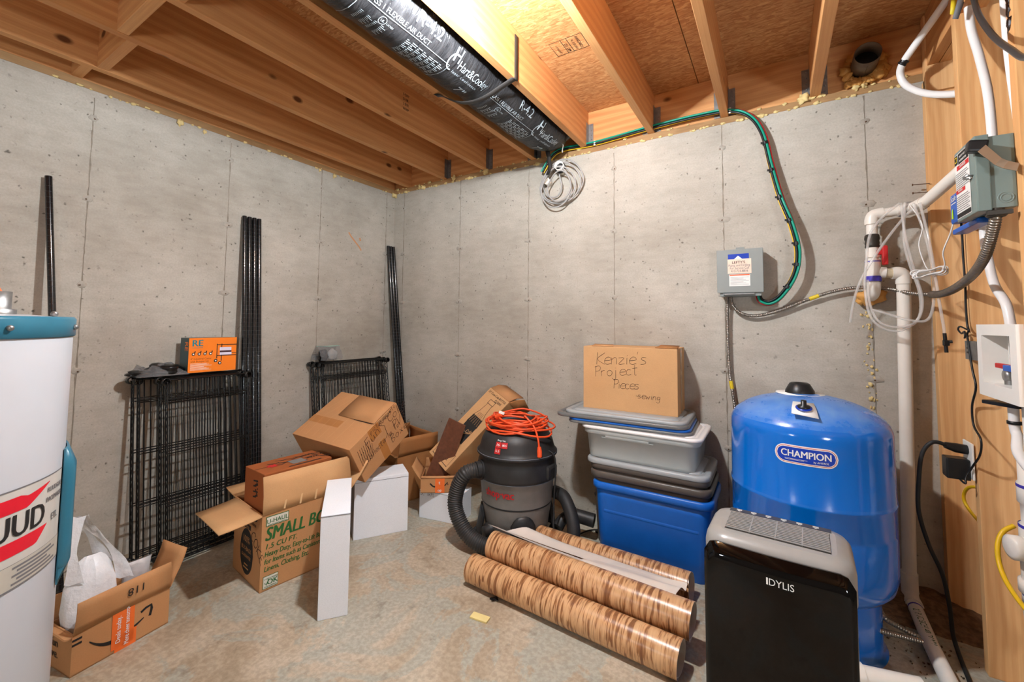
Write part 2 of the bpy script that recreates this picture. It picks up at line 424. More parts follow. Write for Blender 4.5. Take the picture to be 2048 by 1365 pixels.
def pen(mb, s, size, f, u, v, w=.0035, rot=0, adv=.72, slant=.12):
    c, sn = math.cos(rot), math.sin(rot); x = 0
    for ch in s:
        if ch != ' ' and ch in PEN:
            for st in PEN[ch]:
                P = smooth_path([(a, b, 0) for a, b in st], 3) if len(st) > 2 else [Vector((a, b, 0)) for a, b in st]
                q = [((x+p.x+slant*p.y)*size, p.y*size) for p in P]
                pline(mb, [(u+a*c-b*sn, v+a*sn+b*c) for a, b in q], w, f)
        x += adv*(.55 if ch in "il'1-" else (1.15 if ch in 'wmKVO' else 1))
def copies(src, parent=None):
    c = src.copy(); COL.objects.link(c)
    if parent is not None: c.parent = parent
    for ch in src.children: copies(ch, c)
    return c
# ================================================================== the setting
mat('tie_patch', (170, 162, 150), .9, var=.12, scale=60, bump=.3)
mat('seam', (138, 128, 114), .9, var=.2, scale=40, bump=.4, bscale=90)
mat('rust', (96, 68, 48), .9)
mat('steel_galv', (150, 150, 148), .42, .85, var=.15, scale=50)
mat('foam', (226, 200, 138), .7, var=.12, bump=.35, bscale=70)
mat('foam_dark', (206, 150, 78), .6, var=.15, bump=.3, bscale=50)
TOP = 2.28; JB = 2.318; JT = 2.556
mb = MB().span((-.25, -6.0, -.12), (6.5, .25, 0))
floor = link('floor', mb.mesh('floor'), 'concrete_floor'); tag(floor, kind='structure')
ROWS = (2.146, 1.749, 1.337, .931, .523, .12)
def tie(parent, at, n, seed, big):
    """patch over a form tie: a low irregular oval"""
    rn = random.Random(seed); u = Vector((0, 0, 1)); s = n.cross(u)
    m = MB(); k = 12; w, h = (.034, .017) if big else (.018, .016)
    ring = []
    for i in range(k):
        a = 2*PI*i/k; q = 1+rn.uniform(-.2, .2)
        ring.append((w*q*math.cos(a), h*q*math.sin(a)))
    vs = [s*x+u*y for x, y in ring]+[s*x*.8+u*y*.8+n*.004 for x, y in ring]+[n*.003]
    fs = [(i, (i+1) % k, k+(i+1) % k, k+i) for i in range(k)]+[(k+i, k+(i+1) % k, 2*k) for i in range(k)]
    m.add(vs, fs, True)
    part('tie_patch', m, 'tie_patch', parent).location = at
    m = MB(); m.blob((0, 0, 0), .0034, seed, 5, .4); o = part('tie_end', m, 'rust', parent); o.location = Vector(at)+s*rn.uniform(-.01, .012)-u*.004+n*.004
def seam(parent, at, n, z0, z1, seed):
    rn = random.Random(seed); s = n.cross(Vector((0, 0, 1))); m = MB(); P = []; z = z0
    g = []
    while z < z1:
        j = rn.uniform(-.0015, .0015); wd = rn.choice((.0015, .002, .002, .0025, .004)); hh = rn.uniform(.001, .003)
        g.append([s*(j-wd)+Vector((0, 0, z)), s*j+n*hh+Vector((0, 0, z)), s*(j+wd)+Vector((0, 0, z))]); z += rn.uniform(.02, .05)
    m.sheet(g); part('form_seam', m, 'seam', parent).location = at
def concrete_wall(name, a, b, n, spots):
    o = link(name, MB().span(a, b).mesh(name), 'concrete_wall'); tag(o, kind='structure')
    for i, p in enumerate(spots):
        seam(o, p, n, .0, TOP, i*7+len(name))
        for k, z in enumerate(ROWS[:5]): tie(o, Vector((p[0], p[1], z)), n, i*13+k*5+len(name), k in (1, 2, 3) and i % 4 != 3)
    return o
wall_left = concrete_wall('wall_left', (-.25, -6, 0), (0, .25, TOP), Vector((1, 0, 0)), [(0, -.087, 0), (0, -.697, 0), (0, -1.306, 0), (0, -1.916, 0), (0, -2.525, 0)])
mat('rust_mark', (196, 142, 100), .8)
def rust_mark(pts, w):
    b = MB(); pline(b, pts, w, lambda u, v: Vector((.0012, u, v))); part('rust_mark', b, 'rust_mark', wall_left)
rust_mark([(-.455, 1.864), (-.435, 1.838), (-.40, 1.806), (-.355, 1.765), (-.335, 1.74)], .012); rust_mark([(-.352, 1.838), (-.346, 1.815)], .014)
wall_back = concrete_wall('wall_back', (0, 0, 0), (6.5, .25, TOP), Vector((0, -1, 0)), [(.12+.6096*i, 0, 0) for i in range(6)])
mat('paint_wall', (132, 124, 114), .85)
tag(link('wall_rear', MB().span((-.25, -6.2, 0), (6.5, -6, 2.7)).mesh('wall_rear'), 'paint_wall'), kind='structure')
tag(link('wall_far', MB().span((6.3, -6, 0), (6.5, 0, 2.7)).mesh('wall_far'), 'paint_wall'), kind='structure')
# ---- boards: grain along local x
_bm = {}
def board(name, p0, p1, w, t, parent, m='joist_wood', side=None, bev=.002):
    """board from p0 to p1 (centre line); w across `side` direction (default vertical), t the other way"""
    p0, p1 = Vector(p0), Vector(p1); d = p1-p0; L = d.length; x = d.normalized()
    z = Vector(side) if side is not None else Vector((0, 0, 1)); z = (z-x*z.dot(x)).normalized(); y = z.cross(x)
    me = MB().box((0, 0, 0), (L, t, w), None, bev).mesh(name)
    o = link(name, me, m, parent)
    mw = Matrix((x, y, z)).transposed().to_4x4(); mw.translation = (p0+p1)/2-(parent.location if parent else Vector((0, 0, 0)))
    o.matrix_local = mw
    return o
ceil = link('ceiling', MB().span((-.25, -6, JT+.022), (6.5, .25, JT+.06)).mesh('ceiling'), 'osb'); tag(ceil, kind='structure')
ZJ = (JB+JT)/2; HJ = JT-JB
JX = [.166, .566, .968, 1.375, 1.757, 2.179, 2.574, 2.980]
# subfloor panels between the joists
for i, (a, b) in enumerate(((-.2, 1.22), (1.224, 2.44), (2.444, 3.66), (3.664, 6.5))):
    for j, (c, d) in enumerate(((-1.24, .2), (-3.68, -1.244), (-6, -3.684))):
        part('subfloor_panel', MB().span((a, c, JT), (b, d, JT+.02)), 'osb', ceil)
joists = [board('joist', (x, -6, ZJ), (x, .012, ZJ), HJ, .038 if i < 7 else .044, ceil) for i, x in enumerate(JX)]
for x in (3.395, 3.434): joists.append(board('joist', (x, -3, ZJ), (x, .012, ZJ), HJ, .037, ceil))
for x in (3.84, 4.25, 4.66, 5.07, 5.48, 5.9): joists.append(board('joist', (x, -6, ZJ), (x, .012, ZJ), HJ, .038, ceil))
rim_b = board('rim_board', (-.1, .031, ZJ), (6.4, .031, ZJ), HJ, .038, ceil)
rim_l = board('rim_board', (-.022, -6, ZJ), (-.022, .0, ZJ), HJ, .038, ceil)
board('sill_plate', (-.1, .07, TOP+.019), (6.4, .07, TOP+.019), .14, .037, ceil, 'sill_wood', (0, 1, 0))
board('sill_plate', (-.069, -6, TOP+.019), (-.069, 0, TOP+.019), .14, .037, ceil, 'sill_wood', (1, 0, 0))
# blocking rows between the left joists
def blocking(x0, x1, y): board('blocking', (x0, y, ZJ), (x1, y, ZJ), HJ-.004, .038, ceil)
blocking(-.003, .147, -1.982); blocking(.185, .547, -1.938); blocking(.585, .949, -1.98); blocking(.987, 1.356, -1.94)
# joist hangers at the rim
for x in JX[1:]:
    for s in (-1, 1):
        m = MB().box((0, -.0015, 0), (.032, .002, .15)).box((-s*.0155, -.02, 0), (.0015, .04, .15))
        for k in range(5): m.blob((.004, -.004, -.06+k*.03), .004, k, 4, 0)
        o = part('joist_hanger', m, 'steel_galv', ceil); o.location = (x+s*.037, .01, JB+.08)
# ---- stud wall at the right
wr = bpy.data.objects.new('wall_right', None); COL.objects.link(wr); wr.location = (3.37, -.4, 0); tag(wr, kind='structure')
def stud(y, z0=0, z1=JB, x0=3.37, w=.14, t=.037): return board('stud', (x0+w/2, y, z0), (x0+w/2, y, z1), w, t, wr, 'stud_wood', (1, 0, 0))
stud(-.0225, 0, 2.265, t=.043); stud(-.405, 0, 2.6); stud(-.822, 0, 2.6)
board('blocking', (3.42, -.80, 1.60), (3.42, -.424, 1.60), .06, .037, wr, 'stud_wood')
board('stud', (3.44, -.045, 2.2), (3.44, -.045, 2.55), .14, .037, wr, 'stud_wood', (1, 0, 0))
board('top_plate', (3.44, -.95, 2.60), (3.44, -.06, 2.60), .14, .037, wr, 'stud_wood', (1, 0, 0))
# ---- bulb, and added fill lamps
mat('porcelain', (236, 234, 228), .3); mat('bulb_glass', (255, 250, 240), .4)
m_, nt_, b_ = newmat('bulb_lit'); b_.inputs['Emission Color'].default_value = (*LAMP_COL, 1); b_.inputs['Emission Strength'].default_value = 6.0
def bulb_fixture(loc, watts, label, drop=.1):
    x, y, z = loc
    t = thing('ceiling_lamp', label, 'lamp', (x, y, z+drop))
    wpart('backing_board', MB().box((x, y, z+drop+.02), (.42, .14, .019)), 'stud_wood', t)
    wpart('lampholder', MB().lathe([(.055, drop+.01), (.055, drop), (.028, drop-.02), (.024, .055), (.0, .055)], (x, y, z), 24), 'porcelain', t)
    wpart('bulb', MB().lathe([(.0, -.03), (.015, -.027), (.026, -.012), (.03, .004), (.026, .022), (.016, .042), (.013, .058)], (x, y, z), 20), 'bulb_lit', t)
    l = bpy.data.lights.new('bulb_light', 'POINT'); l.energy = watts; l.color = LAMP_COL; l.shadow_soft_size = .034
    o = bpy.data.objects.new('bulb_light', l); COL.objects.link(o); o.parent = t; o.location = (0, 0, -drop-.005)
bulb_fixture((2.01, -1.53, 2.26), LAMP_W, 'bare bulb in a white porcelain lampholder under the joists above the boxes', .06)
def add_fill_lamp(loc, watts, label):  # invented lamp, added out of view to brighten the joists and room
    x, y, z = loc
    t = thing('fill_lamp', label, 'lamp', (x, y, 0))
    wpart('base', MB().lathe([(.16, 0), (.16, .015), (.03, .03), (.0, .03)], (x, y, 0), 28), 'porcelain', t)
    wpart('pole', MB().tube([(x, y, .02), (x, y, z-.115)], .012, 12), 'porcelain', t)
    wpart('globe', MB().lathe([(.12*math.sin(PI*i/14), -.12*math.cos(PI*i/14)) for i in range(15)], (x, y, z), 24), 'bulb_lit', t)
    l = bpy.data.lights.new('fill_light', 'POINT'); l.energy = watts; l.color = LAMP_COL; l.shadow_soft_size = .125
    o = bpy.data.objects.new('fill_light', l); COL.objects.link(o); o.parent = t; o.location = (0, 0, z)
add_fill_lamp((4.3, -3.7, 1.25), FILL_R, 'added fill lamp with a white globe behind the viewpoint on the right')
add_fill_lamp((1.3, -4.5, 1.25), FILL_L, 'added fill lamp with a white globe behind the viewpoint on the left')
# ================================================================== cartons
mat('ink_black', (32, 28, 26), .7); mat('ink_green', (40, 96, 44), .7); mat('ink_white', (240, 240, 236), .6); mat('ink_red', (196, 34, 34), .6)
mat('ink_grey', (120, 118, 116), .7); mat('label_card', (214, 210, 196), .6); mat('tape_brown', (176, 116, 62), .22, var=.05); mat('tape_orange', (240, 112, 44), .45); mat('tape_clear', (212, 172, 126), .15)
mat('pen_ink', (62, 38, 28), .7); mat('ink_red_flat', (214, 24, 44), .5); mat('ink_teal', (20, 122, 140), .5)
CT = .004
def carton(name, label, dims, loc, rot=(0, 0, 0), m='cardboard', flaps=None, cat='box', tape=True, seam=True, inner=None):
    """origin at the middle of the base; flaps: side -> (length, angle outwards from straight up in degrees[, taper])"""
    dx, dy, dz = dims
    t = thing(name, label, cat, loc, rot)
    b = MB()
    if flaps:
        b.box((0, 0, CT/2), (dx, dy, CT))
        b.box((dx/2-CT/2, 0, dz/2), (CT, dy, dz)); b.box((-dx/2+CT/2, 0, dz/2), (CT, dy, dz))
        b.box((0, dy/2-CT/2, dz/2), (dx-2*CT, CT, dz)); b.box((0, -dy/2+CT/2, dz/2), (dx-2*CT, CT, dz))
    else:
        b.box((0, 0, dz/2), dims, None, .003)
    part('body', b, m, t)
    for side, fl in (flaps or {}).items():
        L, a = fl[0], math.radians(fl[1]); tp = fl[2] if len(fl) > 2 else .004
        sx = {'+x': (1, 0), '-x': (-1, 0), '+y': (0, 1), '-y': (0, -1)}[side]
        n = Vector((*sx, 0)); s = Vector((-sx[1], sx[0], 0)); half = (dy if sx[0] else dx)/2-.001; e = (dx if sx[0] else dy)/2
        up = Vector((0, 0, 1))*math.cos(a)+n*math.sin(a); nn = n*math.cos(a)-Vector((0, 0, 1))*math.sin(a)
        g = MB(); o = n*(e-CT/2)+Vector((0, 0, dz)); rows = []
        rn = random.Random(hash(side) % 97+len(name))
        for i in range(5):
            q = i/4; w = half-tp*q; bow = nn*(.006*math.sin(q*PI)*rn.uniform(.3, 1))
            rows.append([o+s*(w*k)+up*(L*q)+bow+nn*(.003*(k*k)) for k in (-1, -.5, 0, .5, 1)])
        g.sheet(rows, CT)
        part('flap', g, inner or m, t)
    if not flaps and seam:
        part('seam_gap', MB().box((0, 0, dz+.0002), (.0025, dy, .0008)), 'ink_black', t)
        if tape: part('tape', MB().box((0, 0, dz+.0008), (.048, dy, .0006)).box((0, -dy/2-.0004, dz-.04), (.048, .0006, .08)), 'tape_brown', t)
    return t
def dec(t, name, m, fn):
    b = MB(); fn(b); return part(name, b, m, t)
# ---- moving box with green print, flaps open
t = carton('moving_box', 'open brown moving box with green SMALL BOX print beside the wire shelves', (.317, .416, .326), (.742, -1.274, 0), (0, 0, math.radians(-7.4)), 'cardboard',
           {'+x': (.158, -9), '-y': (.165, 97, .004), '-x': (.15, 86), '+y': (.15, 40)}, inner='cardboard_light')
F = plane((.1585, -.208, 0), (0, 1, 0), (0, 0, 1))       # long side
def g1(b):
    ptext(b, 'SMALL BOX', .08, F, .014, .212, .032, .2, .74); ptext(b, '1.5 CU FT.', .031, F, .014, .176, .02, .18)
    ptext(b, 'Heavy Duty, Easy-to-Lift Box', .031, F, .014, .144, .022, .18, .72); ptext(b, 'for Items such as Canisters,', .031, F, .014, .113, .022, .18, .74)
    ptext(b, 'Linens, Clothing, Etc.', .031, F, .014, .082, .022, .18, .74)
tag(dec(t, 'printed_text', 'ink_green', g1), kind='stuff')
dec(t, 'print_border', 'ink_green', lambda b: prect(b, .016, .272, .112, .314, F))
dec(t, 'print_border', 'ink_green', lambda b: prect(b, .012, .009, .075, .062, F))
F2 = plane((.1585, -.208, 0), (0, 1, 0), (0, 0, 1), .0014)
dec(t, 'print_panel', 'label_card', lambda b: prect(b, .019, .275, .109, .311, F2))
dec(t, 'print_panel', 'label_card', lambda b: prect(b, .014, .011, .073, .060, F2))
F3 = plane((.1585, -.208, 0), (0, 1, 0), (0, 0, 1), .002)
dec(t, 'printed_logo', 'ink_green', lambda b: (ptext(b, 'U-HAUL', .026, F3, .064, .284, .012, 0, .95, 'c'), prect(b, .023, .277, .105, .279, F3)))
def g3(b):
    ptext(b, 'U-HAUL BOXES', .008, F3, .044, .047, .01, 0, 1, 'c'); ptext(b, 'OK', .03, F3, .052, .024, .03, 0, 1, 'c'); pline(b, [(.02, .034), (.026, .023), (.036, .046)], .004, F3)
    ptext(b, 'FOR SHIPPING', .008, F3, .044, .014, .01, 0, 1, 'c')
dec(t, 'printed_logo', 'ink_green', g3)
G = plane((-.1585, -.208, 0), (1, 0, 0), (0, 0, 1))      # end
def g4(b):
    ptext(b, 'JUST TAKE PLENTY!', .024, G, .16, .285, .01, .1, .95, 'c'); ptext(b, 'We Buy Back the Extras', .021, G, .16, .258, .008, .1, .95, 'c')
dec(t, 'printed_text', 'ink_black', g4)
def g4b(b):
    n = 20; pstrip(b, [.085+.15*i/n for i in range(n+1)], lambda u: .125-.1*math.sqrt(max(0, 1-((u-.16)/.075)**2)), lambda u: .125+.1*math.sqrt(max(0, 1-((u-.16)/.075)**2)), G)
dec(t, 'print_oval', 'ink_black', g4b)
dec(t, 'print_border', 'ink_black', lambda b: prect(b, .115, .226, .2, .246, G))
G2 = plane((-.1585, -.208, 0), (1, 0, 0), (0, 0, 1), .0015)
def g5(b):
    ptext(b, '100%', .04, G2, .16, .165, .01, 0, .9, 'c'); ptext(b, 'BUY-BACK', .026, G2, .16, .128, .01, 0, .9, 'c'); ptext(b, 'GUARANTEE', .02, G2, .16, .098, .01, 0, .9, 'c'); ptext(b, 'U-HAUL', .016, G2, .157, .23, .01, 0, 1, 'c')
    prect(b, .13, .05, .19, .056, G2); prect(b, .14, .065, .18, .071, G2)
dec(t, 'printed_text', 'cardboard', g5)
dec(t, 'handwriting', 'pen_ink', lambda b: pen(b, 'COKE', .05, G2, .2, .205, .003, -.6))
dec(t, 'hand_hole', 'ink_black', lambda b: pstrip(b, [.19+.08*i/10 for i in range(11)], lambda u: .292-.012*math.sqrt(max(0, 1-((u-.23)/.04)**2)), lambda u: .292+.012*math.sqrt(max(0, 1-((u-.23)/.04)**2)), G2))
dec(t, 'tape', 'tape_clear', lambda b: [pline(b, [(.02+.07*i, .33), (.05+.07*i, .45)], .008, lambda u, v: Vector((.1585-math.sin(math.radians(9))*(v-.326)+.0045, -.208+u, .326+(v-.326)*.985))) for i in range(5)])
# carton standing inside it
t = carton('carton', 'red-brown carton standing inside the open moving box', (.19, .325, .478), (.742, -1.305, .006), (0, 0, math.radians(-4)), 'cardboard_red', tape=False)
# it sits in the moving box: narrow enough to pass its walls
H = plane((-.095, -.1625, .478), (1, 0, 0), (0, 1, 0), .001)
def h1(b):
    for i in range(14):
        u = random.Random(i).uniform(.02, .14); v = random.Random(i+50).uniform(.06, .3)
        pline(b, [(u, v), (u+.02, v+.03), (u+.01, v+.05)], .006, H)
    ptext(b, 'YAM', .03, H, .05, .3, .02, 0, 1, 'l', 1, -PI/2); ptext(b, 'WAR', .03, H, .1, .3, .02, 0, 1, 'l', 1, -PI/2); prect(b, .165, .12, .175, .28, H)
dec(t, 'printed_text', 'ink_black', h1)
H1 = plane((-.095, -.1625, .478), (1, 0, 0), (0, 1, 0), .0016)
dec(t, 'red_star', 'ink_red', lambda b: ppoly(b, [(.1+(.03 if i % 2 else .015)*math.cos(i*PI/7), .075+(.032 if i % 2 else .014)*math.sin(i*PI/7)) for i in range(14)], H1))
dec(t, 'label', 'ink_grey', lambda b: prect(b, .09, .15, .15, .22, H1))
H2 = plane((-.095, -.1625, .06), (1, 0, 0), (0, 0, 1), .001)
def h2(b):
    for i in range(10): pline(b, [(.09+.02*(i % 3), .3+.008*i), (.12+.015*(i % 2), .305+.008*i)], .007, H2)
dec(t, 'printed_mark', 'ink_black', h2)
# ---- white boxes
t = carton('white_box', 'tall narrow white box standing on end in front of the moving box', (.111, .413, .401), (1.109, -1.3, 0), (0, 0, math.radians(51.9)), 'white_card', tape=False, seam=False)
part('flap_edge', MB().box((0, -.2068, .396), (.111, .0015, .0025)), 'ink_grey', t)
t = carton('white_box', 'square white box under the tilted brown carton', (.289, .173, .318), (.843, -.827, 0), (0, 0, math.radians(56.9)), 'white_card', tape=False, seam=False)
part('flap_edge', MB().box((0, -.0867, .30), (.285, .001, .002)), 'ink_grey', t)
t = carton('white_box', 'small white box with a pen note beside the vacuum', (.275, .15, .165), (1.055, -.50, 0), (0, 0, math.radians(10.2)), 'white_card', tape=False, seam=False)
part('flap_edge', MB().box((0, -.0755, .158), (.272, .001, .0015)), 'ink_grey', t)
dec(t, 'handwriting', 'ink_black', lambda b: pen(b, 'DC TRPL', .02, plane((-.1375, -.075, 0), (1, 0, 0), (0, 0, 1), .001), .006, .135, .0018))
# ---- tilted carton with pen notes
R31 = (math.radians(31.0), math.radians(3.0), math.radians(3.3))
t = thing('carton', 'tilted brown carton covered in tape and pen notes on the white box', 'box', (.69, -.905, .527), R31)
part('body', MB().box((0, 0, 0), (.46, .37, .236), None, .003), 'cardboard', t)
K = plane((-.23, -.185, .118), (1, 0, 0), (0, 1, 0), .001)
b = MB(); b.sheet([[K(x, y+.003*math.sin(x*40))+Vector((0, 0, h)) for x in (.17, .3, .4, .458)] for y, h in ((.19, .001), (.26, .004), (.365, .002))], .003); part('flap', b, 'cardboard', t)
dec(t, 'tape', 'tape_brown', lambda b: prect(b, .0, .11, .25, .16, K))
dec(t, 'crease', 'cardboard_light', lambda b: [pline(b, [(.04+.055*i, .02), (.02+.06*i, .18), (.1+.05*i, .35)], .0018, K) for i in range(6)])
dec(t, 'flap_gap', 'ink_black', lambda b: pline(b, [(.30, .188), (.44, .186), (.459, .2)], .005, plane((-.23, -.185, .118), (1, 0, 0), (0, 1, 0), .0012)))
K2 = plane((.23, -.185, -.118), (0, 1, 0), (0, 0, 1), .001)
def k2(b):
    pen(b, 'Coke', .055, K2, .27, .17, .0026); pen(b, 'PVT', .05, K2, .285, .11, .0026); pen(b, 'Boxes', .05, K2, .24, .05, .0026)
    pen(b, 'Fun', .055, K2, .09, .15, .0026, .2); pen(b, 'Boxes', .03, K2, .21, .2, .002, .1); pen(b, 'Collectable Tin', .034, K2, .06, .085, .0024, .05, .62); pen(b, 'pictures etc', .026, K2, .14, .205, .002, .08)
    for q in range(7): pline(b, [(.035+.014*q, .19), (.028+.013*q, .08), (.05+.013*q, .16)], .0022, K2)
    pline(b, [(.2, .215), (.24, .18), (.235, .12), (.2, .1)], .0025, K2)
dec(t, 'handwriting', 'pen_ink', k2)
dec(t, 'tape', 'tape_brown', lambda b: prect(b, .16, .0, .21, .12, plane((.23, -.185, -.118), (0, 1, 0), (0, 0, 1), .0006)))
dec(t, 'tape', 'tape_brown', lambda b: prect(b, .13, .165, .21, .236, plane((.23, -.185, -.118), (0, 1, 0), (0, 0, 1), .0006)))
# ---- open carton behind it
t = carton('carton', 'open empty brown carton behind the tilted one near the corner', (.36, .3, .30), (.55, -.36, 0), (0, 0, math.radians(-14)), 'cardboard_dark', {'+y': (.1, -4), '+x': (.12, 8), '-x': (.12, -8), '-y': (.03, 60)})
# ---- small open box on the white one
t = carton('shipping_box', 'small open shipping box with orange tape on the little white box', (.226, .2, .083), (1.018, -.498, .1675), (0, 0, math.radians(36)), 'cardboard', {'-x': (.09, 35), '-y': (.012, -60), '+x': (.07, 80), '+y': (.06, 10)})
S1 = plane((-.113, -.1, 0), (1, 0, 0), (0, 0, 1), .001); S2 = plane((-.113, -.1, 0), (1, 0, 0), (0, 0, 1), .0018)
dec(t, 'tape', 'tape_orange', lambda b: prect(b, .085, .0, .14, .083, S1))
dec(t, 'printed_logo', 'ink_black', lambda b: pline(b, [(.055, .055), (.07, .04), (.085, .034)], .008, S1))
dec(t, 'printed_logo', 'ink_black', lambda b: pline(b, [(.14, .04), (.158, .06), (.16, .045)], .006, S1))
dec(t, 'printed_text', 'ink_white', lambda b: ptext(b, 'op', .022, S2, .1, .008, .01))
dec(t, 'printed_text', 'ink_white', lambda b: ptext(b, 't', .03, S2, .105, .05, .01))
# ---- long bottle box
RC = (math.radians(47.9), math.radians(21.6), math.radians(-15.2))
t = thing('bottle_box', 'long upright brown box with a black bottle drawing leaning by the vacuum', 'box', (1.11, -.279, .4535), RC)
part('body', MB().box((0, 0, 0), (.198, .56, .186), None, .003), 'cardboard_light', t)
b = MB(); b.sheet([[(-.095, .279, .09), (.095, .279, .09)], [(-.09, .33, .06), (.09, .335, .05)], [(-.085, .37, -.0), (.085, .375, -.01)]], .004); part('flap', b, 'cardboard', t)
b = MB(); b.sheet([[(.097, .279, .088), (.097, .279, -.088)], [(.125, .33, .075), (.12, .32, -.085)], [(.15, .36, .06), (.14, .35, -.08)]], .004); part('flap', b, 'cardboard_dark', t)
Q = plane((-.099, -.28, .093), (1, 0, 0), (0, 1, 0), .001); Q2 = plane((-.099, -.28, .093), (1, 0, 0), (0, 1, 0), .0016)
def bottle(b):
    # outline of a bottle, drawn along the box
    pr = [(.30, .052), (.36, .046), (.40, .030), (.46, .022), (.47, .026), (.50, .026)]
    us = [.012+.174*i/20 for i in range(21)]
    L = [(.099-w, v) for v, w in pr]; Rr = [(.099+w, v) for v, w in pr]
    pline(b, L, .003, Q); pline(b, Rr, .003, Q); pline(b, [L[-1], Rr[-1]], .003, Q); pline(b, [L[-2], Rr[-2]], .003, Q)
    for k in (-.03, -.015, 0, .015, .03): pline(b, [(.099+k, .31), (.099+k*.62, .395)], .0022, Q)
    ppoly(b, [(.05, .17), (.148, .17), (.15, .30), (.145, .36), (.053, .36), (.048, .30)], Q)
    ptext(b, '23" Coca-Cola BOTTLE', .022, Q, .012, .53, .012, 0, .8); ptext(b, 'CLEAR', .024, Q, .105, .503, .012, 0, .9)
    pline(b, [(.02, .1), (.02, .02), (.18, .02), (.18, .1), (.02, .1)], .004, Q); ptext(b, 'FRAGILE', .035, Q, .1, .045, .01, 0, .8, 'c')
dec(t, 'bottle_drawing', 'ink_black', bottle)
def bot2(b):
    for k in (-.04, -.02, 0, .02, .04): pline(b, [(.099+k, .31), (.099+k*.8, .355)], .0018, Q2)
    ptext(b, 'Coca-Cola', .034, Q2, .099, .235, .004, .3, .75, 'c', 1, .35); pline(b, [(.06, .215), (.1, .225), (.14, .25)], .003, Q2)
dec(t, 'bottle_lettering', 'cardboard_light', bot2)
dec(t, 'tape', 'tape_brown', lambda b: prect(b, .06, .46, .13, .56, plane((.099, -.28, -.093), (0, 0, 1), (0, 1, 0), .001)))
# ---- brown board leaning in the small box
mat('hardboard', (98, 58, 38), .45, var=.22, scale=45, bump=.08)
mb_ = MB(); A, Bb = Vector((1.059, -.518, .188)), Vector((.928, -.569, .188)); Cc, D = Vector((1.146, -.431, .538)), Vector((1.035, -.457, .578))
N = (Bb-A).cross(Cc-A).normalized()*.012
mb_.add([A, Bb, D, Cc, A+N, Bb+N, D+N, Cc+N], [(0, 1, 2, 3), (7, 6, 5, 4), (0, 4, 5, 1), (1, 5, 6, 2), (2, 6, 7, 3), (3, 7, 4, 0)])
lone('hardboard_strip', mb_, 'hardboard', 'dark brown board leaning in the small open shipping box', 'board')
# ---- shipping box at the front left
t = carton('shipping_box', 'open shipping box with orange tape holding white bags in front of the water heater', (.15, .283, .135), (.706, -1.935, 0), (0, 0, math.radians(8.8)), 'cardboard',
           {'+x': (.098, 3), '+y': (.135, 22, -.004), '-x': (.085, -3), '-y': (.02, 100)})
Z1 = plane((.075, -.1415, 0), (0, 1, 0), (0, 0, 1), .001); Z2 = plane((.075, -.1415, 0), (0, 1, 0), (0, 0, 1), .0016); Z3 = plane((.075, -.1415, 0), (0, 1, 0), (0, 0, 1), .0024)
def sm(b):
    us = [.045+.155*i/16 for i in range(17)]
    cv = lambda u: .048+(.036 if u < .11 else .022)*((u-.11)/(.065 if u < .11 else .09))**2
    pstrip(b, us, lambda u: cv(u)-.002-.009*math.sin(PI*(u-.045)/.155), lambda u: cv(u)+.003, Z1)
dec(t, 'printed_smile', 'ink_black', sm)
def sm2(b):
    pline(b, [(.19, .094), (.205, .102), (.222, .104), (.224, .09), (.219, .066)], .009, Z1)
dec(t, 'printed_arrow', 'ink_black', sm2)
dec(t, 'printed_bar', 'ink_black', lambda b: prect(b, .0, .096, .025, .103, Z1))
dec(t, 'printed_bar', 'ink_black', lambda b: prect(b, .0, .111, .025, .118, Z1))
def sm3(b):
    fz = lambda u, v: Vector((.075-math.sin(math.radians(-3))*(v-.135)+.0105, -.1415+u, v))
    ptext(b, '118', .038, fz, .165, .205, .0, 0, 1, 'c', 1, PI)
dec(t, 'printed_number', 'ink_black', sm3)
dec(t, 'tape', 'tape_orange', lambda b: (prect(b, .105, .012, .17, .134, Z2), prect(b, .115, .0, .178, .055, Z2)))
def tx(b):
    ptext(b, 'Deals today.', .02, Z3, .13, .03, .006, 0, .9, 'l', 1, PI/2); ptext(b, 'More cheer tomorrow.', .02, Z3, .155, .012, .006, 0, .72, 'l', 1, PI/2)
dec(t, 'printed_text', 'ink_white', tx)
Z4 = plane((-.075, -.1415, 0), (1, 0, 0), (0, 0, 1), .001)
dec(t, 'printed_text', 'ink_black', lambda b: (ptext(b, 'fun', .036, Z4, .02, .072, .014), ptext(b, 'give.', .036, Z4, .005, .038, .014)))
# plastic bags in it
mat('bag_white', (238, 238, 240), .3, trans=.0, bump=.5, bscale=30, var=.03); mat('bag_clear', (214, 214, 216), .18, alpha=.55, bump=.5, bscale=40)
def bag(name, label, loc, prof, amp, m, hand=None, seed=1, rot=0):
    rn = random.Random(seed); ph = [rn.random()*6 for _ in range(8)]; g = []
    for z, rx, ry in prof:
        row = []
        for k in range(33):
            a = 2*PI*k/32; q = 1+amp*(math.sin(3*a+ph[0]+z*20)+.7*math.sin(5*a+ph[1]-z*31)+.5*math.sin(9*a+ph[2]+z*17))
            row.append(Vector((rx*math.cos(a)*q, ry*math.sin(a)*q, z)))
        g.append(row)
    t = thing(name, label, 'bag', loc, (0, 0, rot)); part('bag_body', MB().sheet(g), m, t)
    for h in hand or []:
        gg = []; P = smooth_path(h, 5)
        for i, p in enumerate(P):
            w = .008+.02*abs(i/len(P)-.5)*2
            gg.append([p+Vector((w*k*.5, w*k*.8, .004*math.sin(k*5+i))) for k in (-1, -.5, 0, .5, 1)])
        part('handle', MB().sheet(gg), m, t)
    return t
